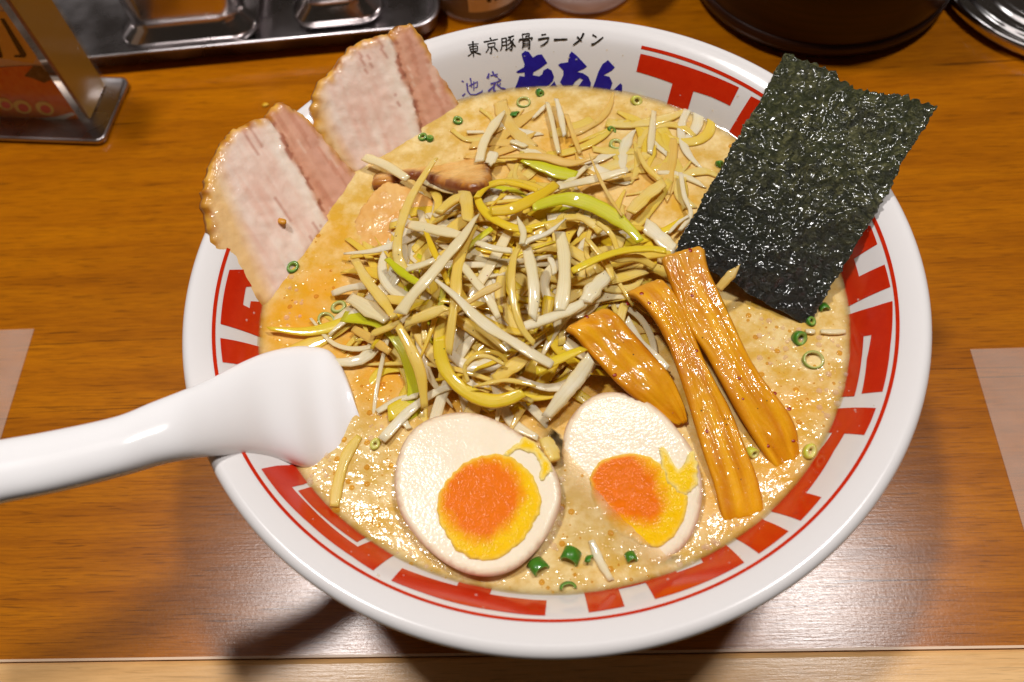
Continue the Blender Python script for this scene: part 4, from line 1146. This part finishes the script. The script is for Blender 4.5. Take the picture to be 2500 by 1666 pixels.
tag(blob('orange_crumb', q, .0011, M_CRUMB, 3, .5, 1.5, -.5), 'tiny orange crumb on the pork slice nearest the spoon', 'crumb')
tag(blob('yellow_crumb', wpt((610, 241), .0006), .0012, M_CRUMBY, 9, .5, 1.4), 'tiny yellow crumb on the table behind the pork slices', 'crumb')
# flecks of chilli and pepper lying on the food, and drops of oil on the broth
def scatter(name, items, mat, label, cat, squash=.4):
    vs = []; fs = []
    for p, r in items:
        b = len(vs); n = 8
        vs.append(p + Vector((0, 0, r * squash)))
        for k in range(n):
            a = 2 * math.pi * k / n; j = 1 + random.uniform(-.2, .2)
            vs.append(p + Vector((r * j * .72 * math.cos(a), r * j * .72 * math.sin(a), r * squash * .62)))
        for k in range(n):
            a = 2 * math.pi * k / n; vs.append(p + Vector((r * math.cos(a), r * math.sin(a), -r * .12)))
        for k in range(n):
            k2 = (k + 1) % n
            fs.append((b, b + 1 + k, b + 1 + k2)); fs.append((b + 1 + k, b + 9 + k, b + 9 + k2, b + 1 + k2))
    o = link(name, vs, fs, mat); tag(o, label, cat, kind='stuff')
    return o
bpy.context.view_layer.update()
dg = bpy.context.evaluated_depsgraph_get()
def drop(p):
    d = ray(p).normalized()
    hit, loc, nn, idx, ob, mw = S.ray_cast(dg, CAM, d)
    return (loc, ob.name.split('.')[0]) if hit else (None, '')
M_CHILI = plain('chilli_flake', (.30, .015, .004), .3)
M_PEPPER = plain('pepper_speck', (.03, .015, .008), .5)
ch = []; pp = []
for x, y in ((655, 120), (668, 335), (893, 730), (1060, 806), (295, 715), (160, 440), (425, 328), (685, 600), (740, 985), (355, 375), (910, 830), (1028, 1055), (575, 950), (1130, 880), (460, 370), (1150, 1030)):
    l_, nm = drop(MN(x, y))
    if l_: ch.append((l_, random.uniform(.0004, .0008)))
for i in range(130):
    if i < 70: p = MN(random.uniform(100, 1100), random.uniform(150, 1350))
    else: p = LK(random.uniform(300, 1500), random.uniform(250, 1500))
    l_, nm = drop(p)
    if nm in ('bamboo_shoot', 'leek_strip'): (pp if random.random() < .62 else ch).append((l_, random.uniform(.00010, .00024)))
scatter('chilli_flakes', ch, M_CHILI, 'red chilli flakes stuck to the bamboo shoots and leek', 'chilli flakes', .15)
scatter('pepper_specks', pp, M_PEPPER, 'black pepper specks over the bamboo shoots and leek', 'pepper')
n = NT('oil_drop'); n.set(color=(.72, .40, .05), rough=.06, sss=0)
_t = n.new('ShaderNodeBsdfTransparent'); _t.inputs[0].default_value = (.98, .80, .42, 1); _mm = n.new('ShaderNodeMixShader'); _mm.inputs[0].default_value = .32
n.l(_t.outputs[0], _mm.inputs[1]); n.l(n.b.outputs[0], _mm.inputs[2]); n.l(_mm.outputs[0], n.n['Material Output'].inputs[0])
drops = []
zones = [(700, 900, 990, 1230, 90), (1240, 1560, 1080, 1370, 90), (1700, 1930, 720, 900, 60), (620, 800, 480, 800, 60), (1030, 1700, 230, 400, 70), (1780, 1900, 880, 1100, 30), (800, 950, 880, 960, 24), (900, 1200, 1290, 1350, 30)]
for x0, x1, y0, y1, cnt in zones:
    for _ in range(cnt):
        l_, nm = drop(D(random.uniform(x0, x1), random.uniform(y0, y1)))
        if nm == 'broth' and random.random() < .6: drops.append((l_, random.choice((.0002, .00025, .0003, .0004, .0006, .0010))))
scatter('oil_drops', drops, n.m, 'small round drops of oil floating on the broth', 'oil drops', .22)

bub = []
for x0, x1, y0, y1, cnt in ((1740, 1850, 730, 840, 34), (690, 760, 1040, 1110, 22), (640, 700, 560, 760, 26), (1560, 1760, 1180, 1330, 30), (900, 1000, 1210, 1320, 20), (1480, 1640, 240, 330, 22), (1880, 1945, 760, 960, 30), (820, 900, 330, 400, 14), (1240, 1300, 1080, 1280, 26), (850, 930, 900, 1010, 18)):
    for _ in range(cnt):
        l_, nm = drop(D(random.uniform(x0, x1), random.uniform(y0, y1)))
        if nm == 'broth': bub.append((l_, random.choice((.0003, .0004, .0005, .0007, .0010))))
M_BUB = m_clear('foam_bubble', (.97, .90, .78), .22, .04)
scatter('foam_bubbles', bub, M_BUB, 'clear foam bubbles on the broth near the rim and the egg halves', 'foam bubbles', .7)
spl = []
for _ in range(60):
    an = random.uniform(-math.pi, math.pi); ss = random.uniform(sl1 + .001, s_of_r(.0885))
    spl.append((wall_pos(an, ss, .0001), random.choice((.0002, .0003, .0003, .0005))))
scatter('broth_splashes', spl, M_BUB, 'tiny broth splashes dried on the inner wall of the bowl', 'splashes', .5)

# ------------------------------------------------------------------ things at the back of the table
def rrect(hx, hy, r, n=8):
    out = []
    for cx_, cy_, a0_ in ((hx - r, hy - r, 0), (-hx + r, hy - r, 90), (-hx + r, -hy + r, 180), (hx - r, -hy + r, 270)):
        for k in range(n + 1):
            a = R(a0_ + 90 * k / n); out.append((cx_ + r * math.cos(a), cy_ + r * math.sin(a)))
    return out
def loft(name, rings, mat, parent, cap0=True, cap1=True, smooth=True):
    n = len(rings[0]); vs = [v for r_ in rings for v in r_]; fs = []
    for i in range(len(rings) - 1):
        for k in range(n):
            k2 = (k + 1) % n; fs.append((i * n + k, i * n + k2, (i + 1) * n + k2, (i + 1) * n + k))
    if cap0: fs.append(tuple(range(n))[::-1])
    if cap1: fs.append(tuple((len(rings) - 1) * n + k for k in range(n)))
    return fix_normals(link(name, vs, fs, mat, parent, smooth))
def rr_rings(c, ax, ay, spec):
    """spec: (hx, hy, corner, z)"""
    return [[c + ax * x + ay * y + Vector((0, 0, z)) for x, y in rrect(hx, hy, r)] for hx, hy, r, z in spec]
# steel tray with two canisters
ta = at(D(265, 130), .010); tb = at(D(975, 63), .010)
tx = (tb - ta); tx.z = 0; tx.normalize(); ty = Vector((-tx.y, tx.x, 0))
rt_ = at(D(1011, 20), .010)
hx = .130; hy = .055
tc = Vector((rt_.x, rt_.y, 0)); tc = ta + tx * ((tc - ta).dot(tx) - hx) + ty * hy; tc.z = 0
tray = empty('steel_tray', tc); tag(tray, 'shallow steel tray with a bright front edge at the top left', 'tray')
loft('tray_body', rr_rings(tc, tx, ty, [(hx - .005, hy - .005, .010, .0008), (hx - .002, hy - .002, .012, .003), (hx - .0008, hy - .0008, .013, .0092), (hx, hy, .0135, .0100), (hx, hy, .0135, .0106), (hx - .0022, hy - .0022, .012, .0106), (hx - .003, hy - .003, .012, .0098), (hx - .006, hy - .006, .010, .0035), (hx - .009, hy - .009, .008, .0022)]), M_TRAY, tray)
def canister(label, c, hx_, hy_, r, hgt):
    root = empty('steel_canister', c); tag(root, label, 'canister', 'steel canisters on the tray')
    z0 = .0024
    loft('canister_body', rr_rings(c, tx, ty, [(hx_ - .004, hy_ - .004, r - .002, z0), (hx_ - .001, hy_ - .001, r, z0 + .0015), (hx_, hy_, r, z0 + .004), (hx_ - .0008, hy_ - .0008, r, z0 + .0065), (hx_ - .005, hy_ - .005, r, z0 + .010), (hx_ - .0055, hy_ - .0055, r, z0 + .014), (hx_ - .0055, hy_ - .0055, r, hgt - .004), (hx_ - .006, hy_ - .006, r, hgt - .002)]), M_STEEL, root)
    loft('canister_lid', rr_rings(c, tx, ty, [(hx_ - .003, hy_ - .003, r, hgt - .0022), (hx_ - .003, hy_ - .003, r, hgt + .006), (hx_ - .006, hy_ - .006, r - .002, hgt + .009), (hx_ - .02, hy_ - .02, max(.003, r - .014), hgt + .010)]), M_CHROME, root)
    return root
q0 = at(TL(1000, 350), .006); q1 = at(TL(1830, 190), .006)
w1 = (q1 - q0).dot(tx)
c1 = q0 + tx * (w1 * .5 - .004) ; c1 = Vector((c1.x, c1.y, 0)) + ty * (w1 * .5 - .001)
canister('large rounded steel canister with a brown reflection at the left of the tray', c1, w1 * .5 + .006, w1 * .5, .012, .085)
q0 = at(D(690, 66), .006); q1 = at(D(862, 50), .006); w2 = (q1 - q0).dot(tx)
c2 = (q0 + q1) / 2; c2 = Vector((c2.x, c2.y, 0)) + ty * (w2 * .5 + .004)
canister('smaller rounded steel canister at the right of the tray', c2, w2 * .5 + .004, w2 * .5 + .004, .011, .075)

# menu stand
fr_ = at(TL(745, 1030), .002); br_ = at(TL(985, 575), .002); fl_ = at(TL(0, 1003), .002)
bx = (fr_ - fl_); bx.z = 0; bx.normalize(); by = Vector((-bx.y, bx.x, 0))
dep = (br_ - fr_).dot(by); bw = .095
bc = Vector((fr_.x, fr_.y, 0)) - bx * bw / 2 + by * dep / 2
ms = empty('menu_stand', bc); tag(ms, 'acrylic menu stand with printed ramen card on grey metal base', 'menu stand')
loft('stand_base', rr_rings(bc, bx, by, [(bw / 2 - .001, dep / 2 - .001, .003, 0), (bw / 2, dep / 2, .004, .0012), (bw / 2, dep / 2, .004, .0034), (bw / 2 - .0012, dep / 2 - .0012, .003, .0034), (bw / 2 - .0022, dep / 2 - .0022, .002, .0022)]), M_TRAY, ms)
pf = at(TL(640, 886), .0024); pb = at(TL(865, 590), .0024)
dd = (pb - pf).dot(by); hgt = .150; zc = .0026
fc = Vector((pf.x, pf.y, 0))
wd = .080
def vbox(name, o, sx, sy, z0, z1, mat, par): return box(name, o + bx * sx / 2 + by * sy / 2, abs(sx) / 2, abs(sy) / 2, z0, z1, mat, par, ax=bx, ay=by, bevel=.0004)
vbox('front_panel', fc, -wd, .0022, zc, hgt, M_ACRYL, ms)
vbox('back_panel', fc + by * (dd - .0022), -wd, .0022, zc, hgt, M_ACRYL, ms)
M_TABLE_TINT = m_clear('table_tint_acrylic', (.42, .22, .03), .80, .25)  # brown of the table mirrored in the side, put into its colour
vbox('side_panel', fc + by * .0024 - bx * .0022, .0022, dd - .0048, zc, hgt, M_TABLE_TINT, ms)
M_CARD = m_print('card_paper', (.92, .84, .70), (.86, .76, .60), .5)
vbox('menu_card', fc + by * .0025 - bx * .006, -wd + .010, .0006, zc + .001, hgt - .004, M_CARD, ms)
cpt = fc + by * .0022
def card_print(name, px, mat, lift):
    pts = [on_plane(TL(*p), cpt, by) for p in px]
    vs = [p - by * (-.00015 + lift) for p in pts]
    n_ = len(vs)
    return link(name, vs, [tuple(range(n_))], mat, ms, smooth=False)
def mp(name, c): return plain(name, c, .45)
cpt = fc + by * .0027
card_print('card_picture', [(-300, 470), (0, 480), (150, 470), (250, 470), (330, 540), (400, 600), (590, 880), (-300, 885)], m_print('card_orange', (.92, .34, .05), (.80, .17, .02)), .0006)
card_print('card_title', [(-300, 70), (0, 75), (40, 80), (268, 405), (240, 452), (0, 415), (-300, 400)], mp('card_yellow', (.95, .72, .14)), .0006)
card_print('card_lettering', [(5, 130), (35, 130), (195, 385), (185, 408), (105, 405), (108, 392), (150, 390)], M_BLACK, .0008)
card_print('card_lettering', [(-30, 300), (0, 325), (25, 400), (15, 412), (-30, 400)], M_BLACK, .0008)
card_print('card_picture', [(180, 540), (240, 470), (300, 470), (350, 520), (375, 565), (320, 590), (250, 560)], m_print('card_dark', (.06, .04, .02), (.20, .15, .10)), .0008)
card_print('card_picture', [(-100, 845), (200, 850), (400, 835), (520, 800), (545, 815), (440, 862), (200, 880), (-100, 875)], mp('card_white', (.92, .84, .70)), .0008)
for ex_, ey_, er_ in ((40, 740, 55), (165, 760, 62), (325, 770, 62)):
    card_print('card_picture', [(ex_ + er_ * math.cos(2 * math.pi * k / 16) + er_ * .35 * math.sin(2 * math.pi * k / 16), ey_ + er_ * .8 * math.sin(2 * math.pi * k / 16)) for k in range(16)], bpy.data.materials['card_yellow'], .0009)
    card_print('card_picture', [(ex_ + 8 + er_ * .6 * math.cos(2 * math.pi * k / 14) + er_ * .2 * math.sin(2 * math.pi * k / 14), ey_ + 6 + er_ * .48 * math.sin(2 * math.pi * k / 14)) for k in range(14)], mp('card_red', (.80, .12, .02)), .0011)

# shaker jar, cup, dark pot, steel dish
def circle3(a, b, c):
    ax, ay, bx_, by_, cx_, cy_ = a.x, a.y, b.x, b.y, c.x, c.y
    d = 2 * (ax * (by_ - cy_) + bx_ * (cy_ - ay) + cx_ * (ay - by_))
    u = ((ax * ax + ay * ay) * (by_ - cy_) + (bx_ * bx_ + by_ * by_) * (cy_ - ay) + (cx_ * cx_ + cy_ * cy_) * (ay - by_)) / d
    v = ((ax * ax + ay * ay) * (cx_ - bx_) + (bx_ * bx_ + by_ * by_) * (ax - cx_) + (cx_ * cx_ + cy_ * cy_) * (bx_ - ax)) / d
    return Vector((u, v, 0)), math.hypot(ax - u, ay - v)
pc, pr = circle3(wpt((1650, 66)), wpt((1880, 150)), wpt((2130, 80)))
pot = empty('serving_pot', pc); tag(pot, 'large dark brown lacquered round pot behind the bowl', 'pot')
lathe('pot_body', [(pr * .6, .0005), (pr * .93, .0005), (pr * .96, .003), (pr * .985, .012), (pr, .020), (pr * 1.0, .1), (pr * .97, .104), (pr * .9, .104)], 96, M_LACQ, pot, pc)
lathe('pot_foot_ring', [(pr * .955, .0042), (pr * .99, .0048), (pr * 1.0, .0075), (pr * .995, .0105), (pr * .965, .011)], 96, M_LACQ, pot, pc, close=False)
dr = .062
e0 = wpt((2290, 97), .004); dirv = Vector((.80, .60, 0)).normalized()
dc = Vector((e0.x, e0.y, 0)) + dirv * dr
dish = empty('steel_dish', dc); tag(dish, 'shiny round stainless dish with ringed rim at the top right corner', 'dish')
lathe('dish_body', smooth_prof([(dr * .6, .0004), (dr * .93, .0004), (dr * .99, .0022), (dr, .0050), (dr * .985, .0072), (dr * .95, .0078), (dr * .915, .0062), (dr * .89, .0040), (dr * .85, .0042), (dr * .82, .0056), (dr * .78, .0056), (dr * .75, .0035), (dr * .70, .003), (dr * .66, .0046), (dr * .62, .0046), (dr * .58, .0025), (dr * .2, .0022)], 2), 128, M_CHROME, dish, dc)
jc, jr = circle3(wpt((1030, 38)), wpt((1110, 58)), wpt((1192, 32)))
jr = min(jr, .03); jc = wpt((1110, 58)) + Vector((0.02, 1, 0)).normalized() * jr
jar = empty('seasoning_jar', jc); tag(jar, 'small glass seasoning jar with a paper label behind the bowl', 'jar')
lathe('jar_glass', [(jr * .8, .0004), (jr * .95, .0012), (jr, .004), (jr, .06), (jr * .8, .064)], 48, M_GLASS, jar, jc)
lathe('jar_seasoning', [(jr * .8, .003), (jr * .88, .005), (jr * .88, .040), (jr * .7, .042)], 40, plain('dark_spice', (.05, .025, .018), .7), jar, jc)
def arc_patch(name, a0_, a1_, z0, z1, mat, off):
    vs = []; fs = []
    for i in range(13):
        a = R(a0_ + (a1_ - a0_) * i / 12)
        for z in (z0, z1): vs.append(jc + Vector(((jr + off) * math.cos(a), (jr + off) * math.sin(a), z)))
        if i: fs.append((2 * i - 2, 2 * i, 2 * i + 1, 2 * i - 1))
    return link(name, vs, fs, mat, jar)
arc_patch('jar_label', -105, -48, .008, .045, M_CARD, .0002)
for k_, (a_, z_) in enumerate(((-84, .013), (-76, .013), (-68, .014), (-82, .018), (-73, .018))):
    arc_patch('label_lettering', a_, a_ + 4.5, z_, z_ + .0022, M_BLACK, .0004)
cr_ = .026; cc = wpt((1362, 40)) + Vector((.02, 1, 0)).normalized() * cr_
cup = lathe('plastic_cup', [(cr_ * .7, .0004), (cr_ * .92, .0006), (cr_, .003), (cr_ * 1.02, .010), (cr_ * .97, .012), (cr_ * 1.06, .06), (cr_ * 1.0, .06), (cr_ * .9, .013), (cr_ * .6, .012)], 56, M_FROST, None, cc)
set_root(cup, cc); tag(cup, 'frosted white plastic cup just behind the lettering on the bowl', 'cup')
